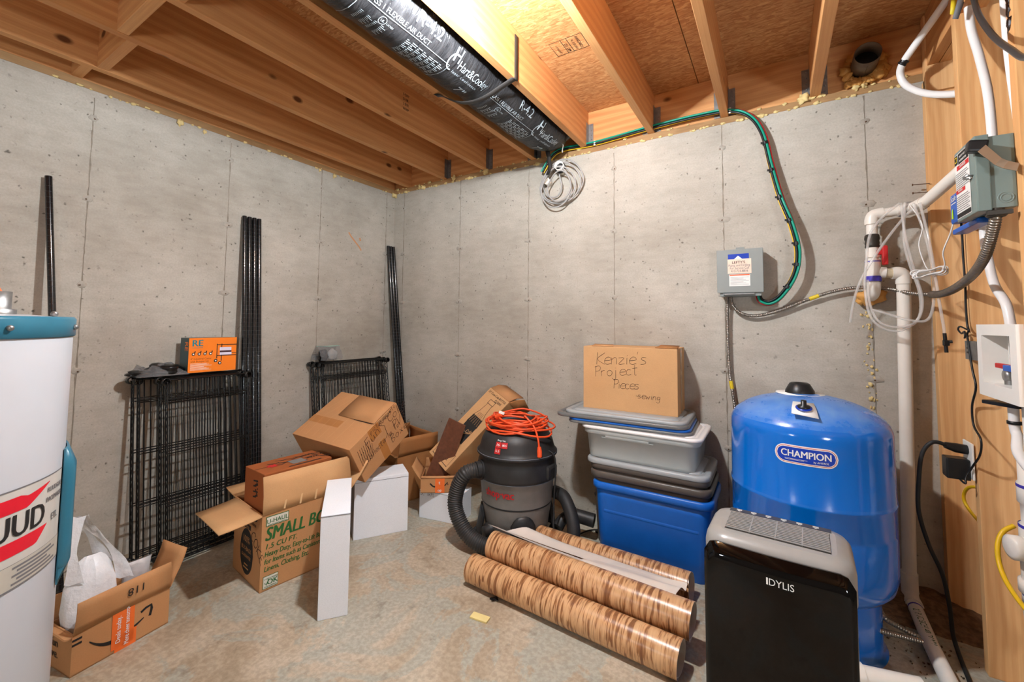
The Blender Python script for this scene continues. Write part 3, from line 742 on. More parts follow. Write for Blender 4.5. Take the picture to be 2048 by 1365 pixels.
bag('plastic_bag', 'white plastic shopping bag with tied handles standing in the shipping box', (.70, -2.0, .006), [(0, .02, .03), (.0, .05, .06), (.06, .06, .068), (.16, .058, .072), (.24, .052, .066), (.29, .038, .05), (.315, .016, .035), (.33, .002, .02)], .075, 'bag_white',
    [[(-.02, .04, .28), (-.02, .01, .36), (-.01, -.03, .44), (.0, -.045, .47)], [(.03, .085, .22), (.02, .06, .31), (.0, -.005, .42), (.0, -.04, .475)], [(.03, -.05, .26), (.02, -.055, .36), (.0, -.045, .475)]], 3)
bag('plastic_bag', 'clear crumpled plastic bag beside the white bag in the shipping box', (.69, -1.87, .006), [(0, .02, .02), (.0, .04, .045), (.08, .045, .05), (.15, .04, .045), (.2, .03, .04), (.235, .02, .045), (.25, .005, .05)], .08, 'bag_clear', None, 8)
# ---- labelled box on the bin stack
t = carton('carton', 'closed brown carton with handwritten note on top of the stacked bins', (.498, .25, .341), (2.106, -.152, .708), (0, 0, math.radians(2.5)), 'cardboard_light', tape=False, seam=False)
Y = plane((-.249, -.125, 0), (1, 0, 0), (0, 0, 1), .001)
def kz(b):
    pen(b, "Kenzie's", .066, Y, .07, .242, .0019, .05, .58); pen(b, 'Project', .056, Y, .062, .175, .0019, .1, .62); pen(b, 'Pieces', .048, Y, .165, .118, .0019, .04, .52); pen(b, '-sewing', .033, Y, .285, .078, .0018, -.03, .62)
dec(t, 'handwriting', 'pen_ink', kz)
part('flap', MB().sheet([[(-.2, -.123, .342), (-.08, -.123, .342)], [(-.19, -.10, .352), (-.09, -.08, .35)]], .003), 'cardboard', t)
part('flap', MB().sheet([[(.14, -.12, .343), (.248, -.12, .343)], [(.16, -.06, .355), (.248, -.03, .352)]], .003), 'cardboard_dark', t)
dec(t, 'tape', 'tape_clear', lambda b: prect(b, .1, .0, .15, .341, plane((.249, -.125, 0), (0, 1, 0), (0, 0, 1), .001)))
# ================================================================== pressure tank
mat('blue_paint', (0, 100, 196), .16, var=.04, coat=.6)
mat('dust', (150, 160, 172), .8); mat('black_plastic', (26, 26, 27), .38, var=.15, scale=30); mat('black_rubber', (34, 33, 33), .6, var=.2, scale=25)
mat('label_white', (236, 232, 226), .45); mat('label_blue', (12, 56, 168), .35); mat('label_red', (206, 70, 62), .4); mat('paper_pink', (244, 212, 190), .5)
def blue_dusty():
    m, nt, b = newmat('blue_dome')
    v = coords(nt, rnd=False); geo = nt.nodes.new('ShaderNodeNewGeometry'); sp = nt.nodes.new('ShaderNodeSeparateXYZ'); nt.links.new(geo.outputs['True Normal'], sp.inputs[0])
    mu = nt.nodes.new('ShaderNodeMath'); mu.operation = 'MULTIPLY'
    nt.links.new(ramp(nt, sp.outputs[2], [(.35, (0,)*3), (.8, (1,)*3)]), mu.inputs[0]); nt.links.new(ramp(nt, noise(nt, v, 9, 5, .7), [(.35, (.05,)*3), (.75, (.6,)*3)]), mu.inputs[1])
    nt.links.new(mixc(nt, mu.outputs[0], lin((0, 104, 200)), lin((140, 176, 206))), b.inputs['Base Color'])
    nt.links.new(ramp(nt, mu.outputs[0], [(0, (.14,)*3), (.5, (.6,)*3)]), b.inputs['Roughness']); b.inputs['Coat Weight'].default_value = .4
    b.inputs['Coat Roughness'].default_value = .08
blue_dusty()
TX, TY, TR = 2.88, -.448, .267
t = thing('pressure_tank', 'blue steel well pressure tank with an oval name badge', 'tank', (TX, TY, 0))
dome = [(TR*math.cos(a), .775+.125*math.sin(a)) for a in [PI/2*i/12 for i in range(12)]]
prof = [(.212, .2), (.235, .212), (.256, .238), (.266, .28), (TR, .31), (TR, .43), (.2655, .436), (TR, .442), (TR, .528), (.2705, .535), (.2705, .541), (TR, .548), (TR, .74)]+dome+[(0, .90)]
wpart('tank_shell', MB().lathe(prof, (TX, TY, 0), 96), 'blue_dome', t)
wpart('base_ring', MB().lathe([(.228, 0), (.222, .006), (.215, .02), (.213, .21)], (TX, TY, 0), 72), 'blue_paint', t)
wpart('air_valve_cap', MB().lathe([(.052, .0), (.05, .012), (.036, .038), (.03, .042), (.02, .038), (.018, .03), (0, .03)], (2.865, -.42, .897), 28), 'black_plastic', t)
wpart('cap_gasket', MB().lathe([(.0, .004), (.085, .0035), (.085, 0), (0, 0)][::-1], (2.865, -.42, .894), 28), 'label_white', t)
q = wpart('tag_plate', MB().sheet([[(2.835, -.605, .888), (2.90, -.605, .886)], [(2.83, -.65, .872), (2.905, -.65, .868)], [(2.828, -.692, .858), (2.908, -.694, .848)]], .002), 'label_white', t)
wpart('tag_oval', MB().lathe([(0, .001), (.026, .0005), (.026, -.0005)], (2.867, -.652, .8745), 20, (0, -.36, 1)), 'label_blue', t)
wpart('tag_knob', MB().lathe([(.02, 0), (.02, .006), (.009, .009), (.009, .026), (0, .027)], (2.867, -.648, .875), 20, (0, -.2, 1)), 'black_plastic', t)
a0 = math.radians(-93.2)
def pill(u, hw, hh):
    return hh if abs(u) < hw-hh else math.sqrt(max(0, hh*hh-(abs(u)-hw+hh)**2))
for nm, m, hw, hh, lift in (('badge', 'label_white', .094, .033, .001), ('badge_line', 'label_red', .0905, .0295, .0014), ('badge_line', 'label_white', .0885, .0275, .0018), ('badge_field', 'label_blue', .086, .025, .0022)):
    f = cyl(TX, TY, TR, a0, .716, lift); b = MB(); us = [-hw+2*hw*i/60 for i in range(61)]
    pstrip(b, us, lambda u: -pill(u, hw, hh), lambda u: pill(u, hw, hh), f); wpart(nm, b, m, t)
f = cyl(TX, TY, TR, a0, .716, .0028); b = MB()
ptext(b, 'CHAMPION', .033, f, 0, -.007, .022, 0, .86, 'c'); ptext(b, 'by AMTROL', .0085, f, .066, -.019, .01, .15, 1, 'r'); prect(b, -.062, -.0155, .005, -.0145, f, 8); prect(b, -.062, -.0185, -.005, -.0175, f, 8)
wpart('badge_lettering', b, 'label_white', t)
# ================================================================== dehumidifier
mat('appliance_grey', (150, 147, 142), .32, var=.05); mat('appliance_dark', (62, 60, 58), .3); mat('panel_black', (7, 5, 5), .05, var=.2, spec=.4); mat('slot_dark', (46, 42, 38), .7)
DW, DD, DH = .335, .235, .605
t = thing('dehumidifier', 'grey and glossy black dehumidifier with a top grille in front of the blue tank', 'appliance', (2.775, -1.125, 0), (0, 0, math.radians(-3)))
def rrect(w, d, r, n=6):
    P = []
    for cx, cy, a in ((w/2-r, d/2-r, 0), (-w/2+r, d/2-r, PI/2), (-w/2+r, -d/2+r, PI), (w/2-r, -d/2+r, 3*PI/2)):
        P += [(cx+r*math.cos(a+PI/2*i/n), cy+r*math.sin(a+PI/2*i/n)) for i in range(n+1)]
    return P
def loft(mb, rings, sm=True, caps=True):
    n = len(rings[0]); vs = [p for r in rings for p in r]
    mb.add(vs, [(i*n+k, i*n+(k+1) % n, (i+1)*n+(k+1) % n, (i+1)*n+k) for i in range(len(rings)-1) for k in range(n)], sm)
    if caps: mb.add(rings[0], [tuple(range(n))[::-1]]); mb.add(rings[-1], [tuple(range(n))])
    return mb
def rr(w, d, r, z, oy=0): return [(x, y+oy, z) for x, y in rrect(w, d, r)]
part('cabinet', loft(MB(), [rr(DW-.02, DD-.02, .05, 0), rr(DW, DD, .055, .02), rr(DW, DD, .055, .50)]), 'appliance_dark', t)
part('top_shell', loft(MB(), [rr(DW+.004, DD+.004, .056, .50), rr(DW+.004, DD+.004, .056, .568), rr(DW-.004, DD-.004, .055, .586), rr(DW-.025, DD-.025, .048, .599), rr(DW-.07, DD-.06, .035, .605)]), 'appliance_grey', t)
# front panel, gently bowed, with rounded upper corners
def front(x): return -DD/2-.006-.01*(1-(x/(DW/2))**2)
g = []
for i in range(25):
    x = -DW/2+.006+(DW-.012)*i/24
    e = DW/2-.006-abs(x); top = .588-(.03-math.sqrt(max(0, .03**2-(.03-e)**2)) if e < .03 else 0)
    g.append([(x, front(x)+.02*max(0, (j/12-.9))*3, .012+(top-.012)*j/12) for j in range(13)])
pn = part('front_panel', MB().sheet(g, -.006), 'panel_black', t)
f = lambda u, v: Vector((u, front(u)-.0075, v))
dec(t, 'lettering', 'ink_white', lambda b: (ptext(b, 'DYLIS', .024, f, -.012, .522, .0, 0, .9), prect(b, -.0165, .522, -.0125, .539, f)))
b = MB()
for i in range(12): b.box((0, -.062+i*.0105, .6075), (.238, .0048, .0022))
for k in (-.06, 0, .06): b.box((k, -.004, .6068), (.003, .122, .003))
tag(part('grille', b, 'appliance_grey', t), kind='stuff')
part('grille_well', MB().box((0, -.004, .6025), (.24, .13, .006)), 'slot_dark', t)
part('control_strip', MB().box((0, .078, .6045), (.25, .026, .003), None, .001), 'appliance_dark', t)
b = MB()
for k in range(6):
    for j in range(3): b.box((-.1+k*.038, .072+.006*j, .6063), (.014 if j else .006, .0018, .0006))
part('control_marks', b, 'ink_white', t)
# ================================================================== bins
mat('tote_blue', (18, 98, 190), .34, var=.05, bump=.05, bscale=200); mat('tote_grey', (86, 78, 71), .36, var=.05, bump=.05, bscale=200); mat('lid_grey', (158, 160, 160), .36, var=.05)
mat('lid_dark', (104, 103, 101), .36, var=.05); mat('lid_white', (232, 226, 222), .35, var=.03); mat('lid_blue', (18, 98, 190), .34)
mat('bin_clear', (205, 208, 204), .28, alpha=.62, var=.03); mat('papers', (226, 226, 220), .7)
def tote(name, label, loc, w, d, h, m, inset=.035, rot=0, cat='bin', ribs=True, lip=.014):
    t = thing(name, label, cat, loc, (0, 0, rot))
    o = [rr(w-2*inset, d-2*inset, .04, 0), rr(w-2*inset+.01, d-2*inset+.01, .045, .01), rr(w-inset*.9, d-inset*.9, .05, h*.8), rr(w-inset*.7, d-inset*.7, .05, h-.03)]
    i_ = [rr(w-inset*.7-.008, d-inset*.7-.008, .046, h-.03), rr(w-2*inset-.008, d-2*inset-.008, .036, .006)]
    part('tub', loft(MB(), o+i_), m, t)
    part('rim', loft(MB(), [rr(w-inset*.7-.006, d-inset*.7-.006, .046, h-.034), rr(w-lip, d-lip, .05, h-.036), rr(w, d, .055, h-.03), rr(w, d, .055, h-.008), rr(w-.012, d-.012, .052, h), rr(w-inset*.7-.006, d-inset*.7-.006, .046, h), rr(w-inset*.7-.006, d-inset*.7-.006, .046, h-.034)], True, False), m, t)
    if ribs:
        y = -(d/2-inset*.72); z = h*.62
        part('step_rib', MB().box((0, y, z), (w*.78, .016, .018), Euler((math.radians(4), 0, 0)), .006), m, t)
        part('step_rib', MB().box((0, y+.004, h*.86), (w*.86, .012, .03), Euler((math.radians(3), 0, 0)), .005), m, t)
    return t
def lid(name, label, loc, w, d, h, m, rot=0, tilt=0, cat='lid', m2=None):
    t = thing(name, label, cat, loc, (tilt, 0, rot))
    part('skirt', loft(MB(), [rr(w-.004, d-.004, .055, 0), rr(w, d, .057, .003), rr(w, d, .057, h*.7), rr(w-.012, d-.012, .052, h), rr(w-.05, d-.05, .045, h), rr(w-.06, d-.06, .042, h-.006)]), m, t)
    part('panel', loft(MB(), [rr(w-.08, d-.08, .04, h-.008), rr(w-.085, d-.085, .04, h+.001), rr(w-.2, d-.16, .03, h+.002)]), m2 or m, t)
    return t
tote('storage_tote', 'blue plastic storage tote at the bottom of the stack', (2.247, -.248, 0), .575, .375, .372, 'tote_blue')
tote('storage_tote', 'lower dark grey tote nested in the blue one', (2.232, -.232, .048), .585, .37, .372, 'tote_grey', .035, 0, 'bin', False)
tote('storage_tote', 'upper dark grey tote nested under the grey lid', (2.226, -.230, .092), .58, .368, .372, 'tote_grey', .035, 0, 'bin', False)
lid('tote_lid', 'light grey lid closing the nested totes under the clear bin', (2.219, -.226, .456), .595, .385, .024, 'lid_grey')
t = tote('clear_bin', 'clear plastic bin with a white lid in the middle of the stack', (2.19, -.22, .482), .575, .385, .155, 'bin_clear', .028, 0, 'bin', False)
part('handle_step', MB().box((-.05, -.183, .125), (.22, .012, .03), None, .004).box((-.05, -.181, .108), (.26, .006, .004)), 'bin_clear', t)
part('inner_papers', MB().box((0, 0, .012), (.47, .28, .012)), 'papers', t)
lid('bin_lid', 'white lid on the clear bin', (2.19, -.22, .630), .60, .40, .014, 'lid_white')
lid('tote_lid', 'dark lid resting on the white bin lid under the blue lid', (2.12, -.21, .646), .63, .385, .013, 'lid_dark', math.radians(3))
lid('tote_lid', 'blue lid sandwiched between two dark lids', (2.115, -.21, .660), .62, .38, .013, 'lid_blue', math.radians(3))
lid('tote_lid', 'dark grey lid jutting out to the left above the blue lid', (2.078, -.208, .674), .68, .40, .018, 'lid_dark', math.radians(2.5))
lid('tote_lid', 'pale grey lid directly under the handwritten carton', (2.098, -.2, .690), .63, .385, .017, 'lid_grey', math.radians(1.5))
# ================================================================== vacuum
mat('vac_grey', (124, 120, 115), .5, var=.16, scale=9, bump=.06); mat('vac_black', (40, 39, 39), .48, var=.28, scale=12); mat('hose_black', (52, 49, 47), .5, var=.2, scale=14)
mat('cord_orange', (236, 84, 38), .45, var=.06); mat('brass', (196, 160, 84), .3, .9); mat('ink_vac_red', (190, 32, 36), .5)
VX, VY = 1.542, -.47
t = thing('shop_vacuum', 'grey and black wet and dry vacuum carrying an orange cord coil', 'vacuum', (VX, VY, 0))
wpart('drum', MB().lathe([(.14, .03), (.16, .035), (.17, .06), (.194, .22), (.205, .34), (.209, .345)], (VX, VY, 0), 56), 'vac_grey', t)
wpart('drum_seam', MB().lathe([(.1935, .208), (.1955, .212), (.1945, .216)], (VX, VY, 0), 56, None, True, False), 'vac_black', t)
wpart('collar', MB().lathe([(.204, .338), (.215, .342), (.219, .36), (.216, .42), (.206, .455), (.21, .46), (.218, .466)], (VX, VY, 0), 56), 'vac_black', t)
wpart('head', MB().lathe([(.218, .462), (.223, .466), (.223, .476), (.213, .484), (.206, .5), (.197, .535), (.18, .568), (.15, .592), (.09, .609), (.0, .614)], (VX, VY, 0), 56), 'vac_black', t)
ca = math.atan2(-2.546-VY, 2.785-VX)       # towards the viewpoint
def vp(a, r, z): return Vector((VX+r*math.cos(a), VY+r*math.sin(a), z))
# head handle
wpart('carry_handle', MB().tube(smooth_path([vp(ca-1.4, .11, .59), vp(ca-1.4, .08, .632), vp(ca, 0, .64), vp(ca+1.75, .08, .632), vp(ca+1.75, .11, .59)], 5), .014, 10), 'vac_black', t)
# inlet, on the left as seen
ai = ca-1.12
wpart('inlet', MB().tube([vp(ai, .17, .385), vp(ai, .245, .388)], [.045, .043], 20).tube([vp(ai, .205, .386), vp(ai, .222, .387)], .052, 20), 'vac_black', t)
al = ca+1.0
for a in (al, al+PI): wpart('latch', MB().box(vp(a, .212, .39), (.035, .095, .07), Euler((0, 0, a)), .016), 'vac_black', t)
wpart('drain_cap', MB().lathe([(.04, 0), (.04, .03), (.028, .035), (.028, .05), (0, .05)], vp(ca-.95, .16, .075), 20, (math.cos(ca-.95), math.sin(ca-.95), 0)), 'vac_black', t)
for k, a in enumerate((ca+.18, ca+1.75, ca+3.3, ca+4.8)):
    g = []
    for i in range(9):
        s = -1+2*i/8; w = .075*s; top = .185-.05*s*s*abs(s)
        da = w/.2
        g.append([vp(a+da*.9, .165+.012+.05*(1-j/6)*(1-s*s*.3)+.02*j/6, .035+(top-.035)*j/6) for j in range(7)])
    fb = wpart('caster_foot', MB().sheet(g, .01), 'vac_black', t)
    wpart('caster_wheel', MB().lathe([(0, -.012), (.024, -.012), (.028, -.006), (.028, .006), (.024, .012), (0, .012)], vp(a, .215, .028), 16, (-math.sin(a), math.cos(a), 0)), 'black_rubber', t)
f = cyl(VX, VY, .2, ca-.35, .295, .002)
def fd(u, v):
    r = .195+(.205-.194)*((.285+v)-.22)/.12+.002
    return Vector((VX+r*math.cos(ca-.62+u/.2), VY+r*math.sin(ca-.62+u/.2), .285+v))
b = MB(); ptext(b, 'shop·vac', .058, fd, -.06, -.012, .03, 0, .84); wpart('lettering', b, 'ink_vac_red', t)
def fh(u, v):
    a = ca-.42+u/.19; z = .49+max(0, min(.1, v))*.82
    pr = [(.484, .213), (.5, .206), (.535, .197), (.568, .18), (.592, .15)]
    for (z0, r0), (z1, r1) in zip(pr, pr[1:]):
        if z <= z1: break
    r = r0+(r1-r0)*(z-z0)/(z1-z0)+.003
    return Vector((VX+r*math.cos(a), VY+r*math.sin(a), z+.001))
b = MB()
for u0, v0 in ((-.034, .042), (.0, .042), (-.034, .006)):
    b = MB(); prect(b, u0, v0, u0+.031, v0+.033, fh, 3); wpart('power_badge', b, 'ink_red', t)
b = MB()
fh2 = lambda u, v: fh(u, v)*1.0+Vector((.0012*math.cos(ca), .0012*math.sin(ca), .0004)); b = MB()
ptext(b, '16', .02, fh2, -.019, .053, .02, 0, 1, 'c'); ptext(b, '80.5', .017, fh2, .015, .053, .02, 0, .8, 'c'); ptext(b, '5.5', .019, fh2, -.019, .017, .02, 0, 1, 'c'); ptext(b, 'Shop-Vac', .013, fh2, -.03, .08, .01)
wpart('badge_lettering', b, 'ink_white', t)
# hose
HP = smooth_path([vp(ai, .24, .388), vp(ai-.02, .30, .375), (1.335, -.735, .30), (1.33, -.745, .20), (1.40, -.75, .10), (1.50, -.735, .05), (1.60, -.69, .045), (1.70, -.62, .045)], 8)
P_, R_ = ribbed(HP, .036, .041, .0115)
wpart('hose', MB().tube(P_, R_, 16), 'hose_black', t)
wpart('hose_end', MB().tube(smooth_path([(1.72, -.36, .24), (1.80, -.40, .235), (1.87, -.45, .15), (1.885, -.49, .06), (1.87, -.56, .045)], 7), .034, 16), 'black_rubber', t)
w_ = MB().tube([(1.80, -.32, .125), (1.93, -.30, .11)], [.034, .036], 18).tube([(1.79, -.32, .125), (1.82, -.315, .122)], .04, 18); w_.tube(smooth_path([(1.80, -.32, .12), (1.76, -.34, .09), (1.75, -.38, .06)], 4), .03, 14)
lone('vacuum_nozzle', w_, 'vac_black', 'black vacuum nozzle lying behind the hose by the blue tote', 'nozzle', (1.8, -.32, 0))
b = MB(); b.tube(smooth_path([vp(ca+.95, .2, .50), vp(ca+1.0, .235, .47), vp(ca+1.0, .24, .36), vp(ca+.98, .235, .2), vp(ca+.95, .26, .05), (1.86, -.22, .008), (1.93, -.12, .008), (1.88, -.08, .10), (1.85, -.07, .17), (1.93, -.06, .13), (1.96, -.10, .02), (1.9, -.2, .008), (1.98, -.2, .008)], 7), .0042, 8)
wpart('power_cord', b, 'black_rubber', t)
for z, r in ((.4765, .2225), (.3435, .2165)): wpart('dust_line', MB().lathe([(r-.004, z-.001), (r, z), (r-.003, z+.0022)], (VX, VY, 0), 56, None, True, False), 'dust', t)
# orange extension cord, loosely coiled on the vacuum
rn = random.Random(5); P = []
NL = 13
for i in range(NL*14):
    a = 2*PI*i/14; k = i/14
    R1 = .132+.03*math.sin(k*2.3)+.012*math.sin(a*2+k); e = .02*math.sin(k*1.7)
    P.append((VX+.005+.02*math.sin(k*1.3)+R1*1.12*math.cos(a), VY-.01+.015*math.cos(k*2.1)+R1*.98*math.sin(a), .612+.05*k/NL+.012*math.sin(a*1.5+k*2)+max(0, .05-(.17-R1)*1.2)*0-.035*max(0, (R1-.13)/.04)))
e0 = P[-1]
t = thing('extension_cord', 'bright orange extension cord coiled on top of the vacuum', 'cord', (VX, VY, .61))
tail = smooth_path([e0, vp(ca+.35, .12, .675), vp(ca+.52, .175, .63), vp(ca+.55, .205, .575), vp(ca+.56, .214, .525)], 6)
wpart('cord', MB().tube(smooth_path(P, 2)+tail, .0052, 7), 'cord_orange', t)
pl = wpart('plug', MB().tube([vp(ca+.56, .214, .535), vp(ca+.56, .217, .515), vp(ca+.56, .219, .485)], [.009, .013, .013], 10), 'cord_orange', t)
for s in (-.004, .004): link('prong', MB().tube([vp(ca+.56+s/.2, .219, .487)-t.location, vp(ca+.56+s/.2, .22, .465)-t.location], .0018, 6).mesh('prong'), 'brass', pl)
wpart('socket_end', MB().tube([vp(ca-1.0, .135, .66), vp(ca-.75, .125, .68)], .013, 10), 'cord_orange', t)
wpart('cord_tag', MB().box(vp(ca-.75, .125, .688), (.03, .012, .012), Euler((0, .3, .4))), 'label_white', t)
# ================================================================== vinyl flooring rolls
def vinyl():
    """oak print: dark grain lines running around the roll, in plank-wide figures"""
    m, nt, b = newmat('vinyl_oak')
    n1 = noise(nt, coords(nt, (1, .12, .12)), 78, 2.5, .55, .55)
    n2 = noise(nt, coords(nt, (1, .06, .06)), 190, 2, .6, .25)
    big = noise(nt, coords(nt, (1, .6, .6)), 9, 2, .5, .5)
    g = ramp(nt, n1, [(.36, lin((128, 82, 50))), (.43, lin((156, 106, 66))), (.47, lin((204, 156, 110))), (.75, lin((218, 174, 128)))])
    g = mixc(nt, ramp(nt, n2, [(.36, (.75,)*3), (.46, (0,)*3)]), g, lin((150, 102, 64)))
    g = mixc(nt, ramp(nt, big, [(.60, (0,)*3), (.66, (.6,)*3)]), g, ramp(nt, n2, [(.4, lin((124, 78, 46))), (.6, lin((176, 126, 84)))]))
    nt.links.new(g, b.inputs['Base Color']); b.inputs['Roughness'].default_value = .3; b.inputs['Specular IOR Level'].default_value = .45
vinyl(); mat('vinyl_back', (214, 202, 190), .6, var=.04); mat('vinyl_edge', (236, 228, 214), .6)
def roll(label, p0, p1, r, turns=1.8, start=0, zoff=0, extra=0):
    p0, p1 = Vector(p0), Vector(p1); L = (p1-p0).length; x = (p1-p0).normalized(); y = Vector((0, 0, 1)).cross(x).normalized(); z = x.cross(y)
    t = thing('flooring_roll', label, 'roll', p0)
    Mx = Matrix((x, y, z)).transposed().to_4x4(); t.matrix_world = Matrix.Translation(p0) @ Mx
    n = int(turns*36); g = []
    for i in range(n+1):
        a = start-2*PI*i/36; q = r-.0045*i/36
        e = extra*(1-i/10) if i < 10 else 0
        g.append([(0+.004*math.sin(i*.12), (q+e)*math.cos(a), (q+e*.2)*math.sin(a)), (L+.012*math.sin(i*.07), (q+e)*math.cos(a), (q+e*.2)*math.sin(a))])
    part('sheet', MB().sheet(g), 'vinyl_oak', t)
    g2 = [[Vector(a)*1-Vector((0, a[1]*.022, a[2]*.022)), Vector(b_)-Vector((0, b_[1]*.022, b_[2]*.022))] for a, b_ in g]
    part('backing', MB().sheet(g2), 'vinyl_back', t)
    b = MB()
    for e in (0, 1):
        b.sheet([[g[i][e], g2[i][e]] for i in range(n+1)])
    part('cut_edge', b, 'vinyl_edge', t)
    return t
roll('oak print flooring roll at the front of the pile on the floor', (1.585, -.935, .061), (2.485, -.985, .061), .060, 1.9, -1.2, 0, .012)
roll('oak print flooring roll lying on top of the front one', (1.625, -.826, .125), (2.505, -.873, .125), .064, 2.1, -.9)
roll('oak print flooring roll at the back against the blue tote', (1.715, -.53, .061), (2.45, -.555, .061), .060, 1.9, 2.6)
roll('short oak print roll hidden under the loose sheets in the middle of the pile', (1.80, -.70, .053), (2.44, -.725, .053), .052, 2.2, .6)
# loose sheets between the rolls
def sheetobj(label, rows, m2='vinyl_back'):
    t = thing('flooring_sheet', label, 'sheet', rows[0][0])
    g = [smooth_path(r, 4) for r in rows]; g = [list(c) for c in zip(*[smooth_path(c, 5) for c in zip(*g)])]
    o = t.location
    part('face', MB().sheet([[p-o for p in r] for r in g]), 'vinyl_oak', t)
    part('backing', MB().sheet([[p-o+Vector((0, 0, .0015)) for p in r] for r in g]), m2, t)
sheetobj('grey-backed flooring offcut lying along the back roll', [[(1.62, -.70, .135), (1.9, -.69, .118), (2.2, -.70, .118), (2.46, -.71, .125)], [(1.70, -.64, .15), (1.9, -.63, .122), (2.2, -.64, .118), (2.46, -.65, .12)], [(1.74, -.60, .115), (1.9, -.60, .105), (2.2, -.61, .1), (2.46, -.62, .09)]])
sheetobj('pointed flooring offcut sticking up at the left of the pile', [[(1.57, -.79, .19), (1.8, -.78, .165), (2.1, -.79, .15), (2.3, -.80, .145)], [(1.60, -.745, .165), (1.8, -.745, .15), (2.1, -.755, .14), (2.3, -.765, .138)], [(1.62, -.72, .14), (1.8, -.72, .135), (2.1, -.73, .13), (2.3, -.74, .13)]])
sheetobj('folded flooring offcut with a curled end at the right of the pile', [[(2.05, -.80, .15), (2.25, -.81, .148), (2.44, -.83, .155)], [(2.05, -.77, .155), (2.25, -.775, .16), (2.46, -.79, .178)], [(2.08, -.74, .145), (2.27, -.735, .15), (2.47, -.75, .15)], [(2.1, -.715, .14), (2.28, -.71, .142), (2.47, -.72, .165)]])
b = MB()
# ================================================================== wall electrics and plumbing (back wall, right)
mat('box_grey', (140, 144, 140), .42, var=.03); mat('disc_grey', (116, 130, 124), .38, var=.03); mat('wire_green', (0, 142, 116), .35); mat('wire_black', (22, 22, 24), .4)
mat('wire_red', (168, 24, 30), .4); mat('wire_yellow', (238, 190, 28), .4); mat('wire_grey', (168, 164, 160), .45); mat('pvc', (236, 228, 216), .3, var=.03); mat('pex', (238, 234, 230), .28, var=.02)
mat('conduit_steel', (150, 142, 132), .32, .9, var=.15, scale=40); mat('primer', (70, 60, 170), .5); mat('tube_clear', (232, 226, 220), .1, alpha=.36, var=.02); mat('wire_white', (240, 238, 234), .4)
mat('yellow_tag', (226, 196, 40), .5); mat('steel_dark', (70, 66, 60), .5, .6); mat('gadget_blue', (14, 92, 190), .3); mat('lime', (190, 226, 40), .5); mat('nickel', (196, 180, 156), .3, .85)
mat('plate_white', (240, 236, 228), .35, var=.02); mat('glue_pipe', (206, 188, 156), .4, var=.2); mat('ink_orange', (230, 96, 40), .5); mat('ink_grey_text', (110, 108, 110), .6)
# control box
t = thing('control_box', 'grey steel pump control box with a service sticker on the concrete wall', 'electrical box', (2.637, 0, 1.335))
wpart('housing', MB().span((2.545, -.104, 1.338), (2.73, -.001, 1.556)), 'box_grey', t)
wpart('cover', MB().span((2.534, -.120, 1.339), (2.741, -.114, 1.560), .002).span((2.533, -.116, 1.551), (2.741, -.02, 1.561)).span((2.533, -.116, 1.345), (2.536, -.03, 1.56)).span((2.738, -.116, 1.345), (2.741, -.03, 1.56)), 'box_grey', t)
wpart('hang_tab', MB().span((2.615, -.004, 1.555), (2.655, -.001, 1.588)), 'box_grey', t)
wpart('latch', MB().span((2.56, -.12, 1.33), (2.70, -.108, 1.336)).tube([(2.57, -.121, 1.33), (2.69, -.121, 1.33)], .003), 'steel_galv', t)
wpart('bottom_flange', MB().prism([(2.545, -.108), (2.73, -.108), (2.72, -.02), (2.555, -.02)], 1.322, 1.338), 'box_grey', t)
f = plane((2.584, -.1203, 1.36), (1, 0, 0), (0, 0, 1), .0006); f2 = plane((2.584, -.1203, 1.36), (1, 0, 0), (0, 0, 1), .0012)
b = MB(); prect(b, .006, .012, .10, .072, f); wpart('paper_label', b, 'label_white', t)
b = MB(); prect(b, .0, .076, .106, .15, f); wpart('service_sticker', b, 'paper_pink', t)
b = MB(); prect(b, .002, .15, .096, .176, f); wpart('sticker_top', b, 'label_blue', t)
b = MB(); ppoly(b, [(.03, .15), (.066, .15), (.048, .167)], f2); wpart('sticker_arrow', b, 'label_white', t)
b = MB(); prect(b, .008, .065, .098, .071, f2); wpart('warning_strip', b, 'ink_orange', t)
b = MB(); ptext(b, "LEFTY'S", .018, f2, .05, .127, .01, 0, 1, 'c'); wpart('sticker_name', b, 'ink_black', t)
b = MB(); ptext(b, 'Pump and Drilling', .0165, f2, .053, .112, 0, 0, .82, 'c'); ptext(b, 'For Service Call', .0165, f2, .053, .098, 0, 0, .82, 'c'); ptext(b, '412-723-8816', .0165, f2, .053, .083, .004, 0, .82, 'c')
for i in range(7): prect(b, .012, .02+.006*i, .094-.012*(i % 3), .0212+.006*i, f2)
wpart('sticker_lettering', b, 'ink_grey_text', t)
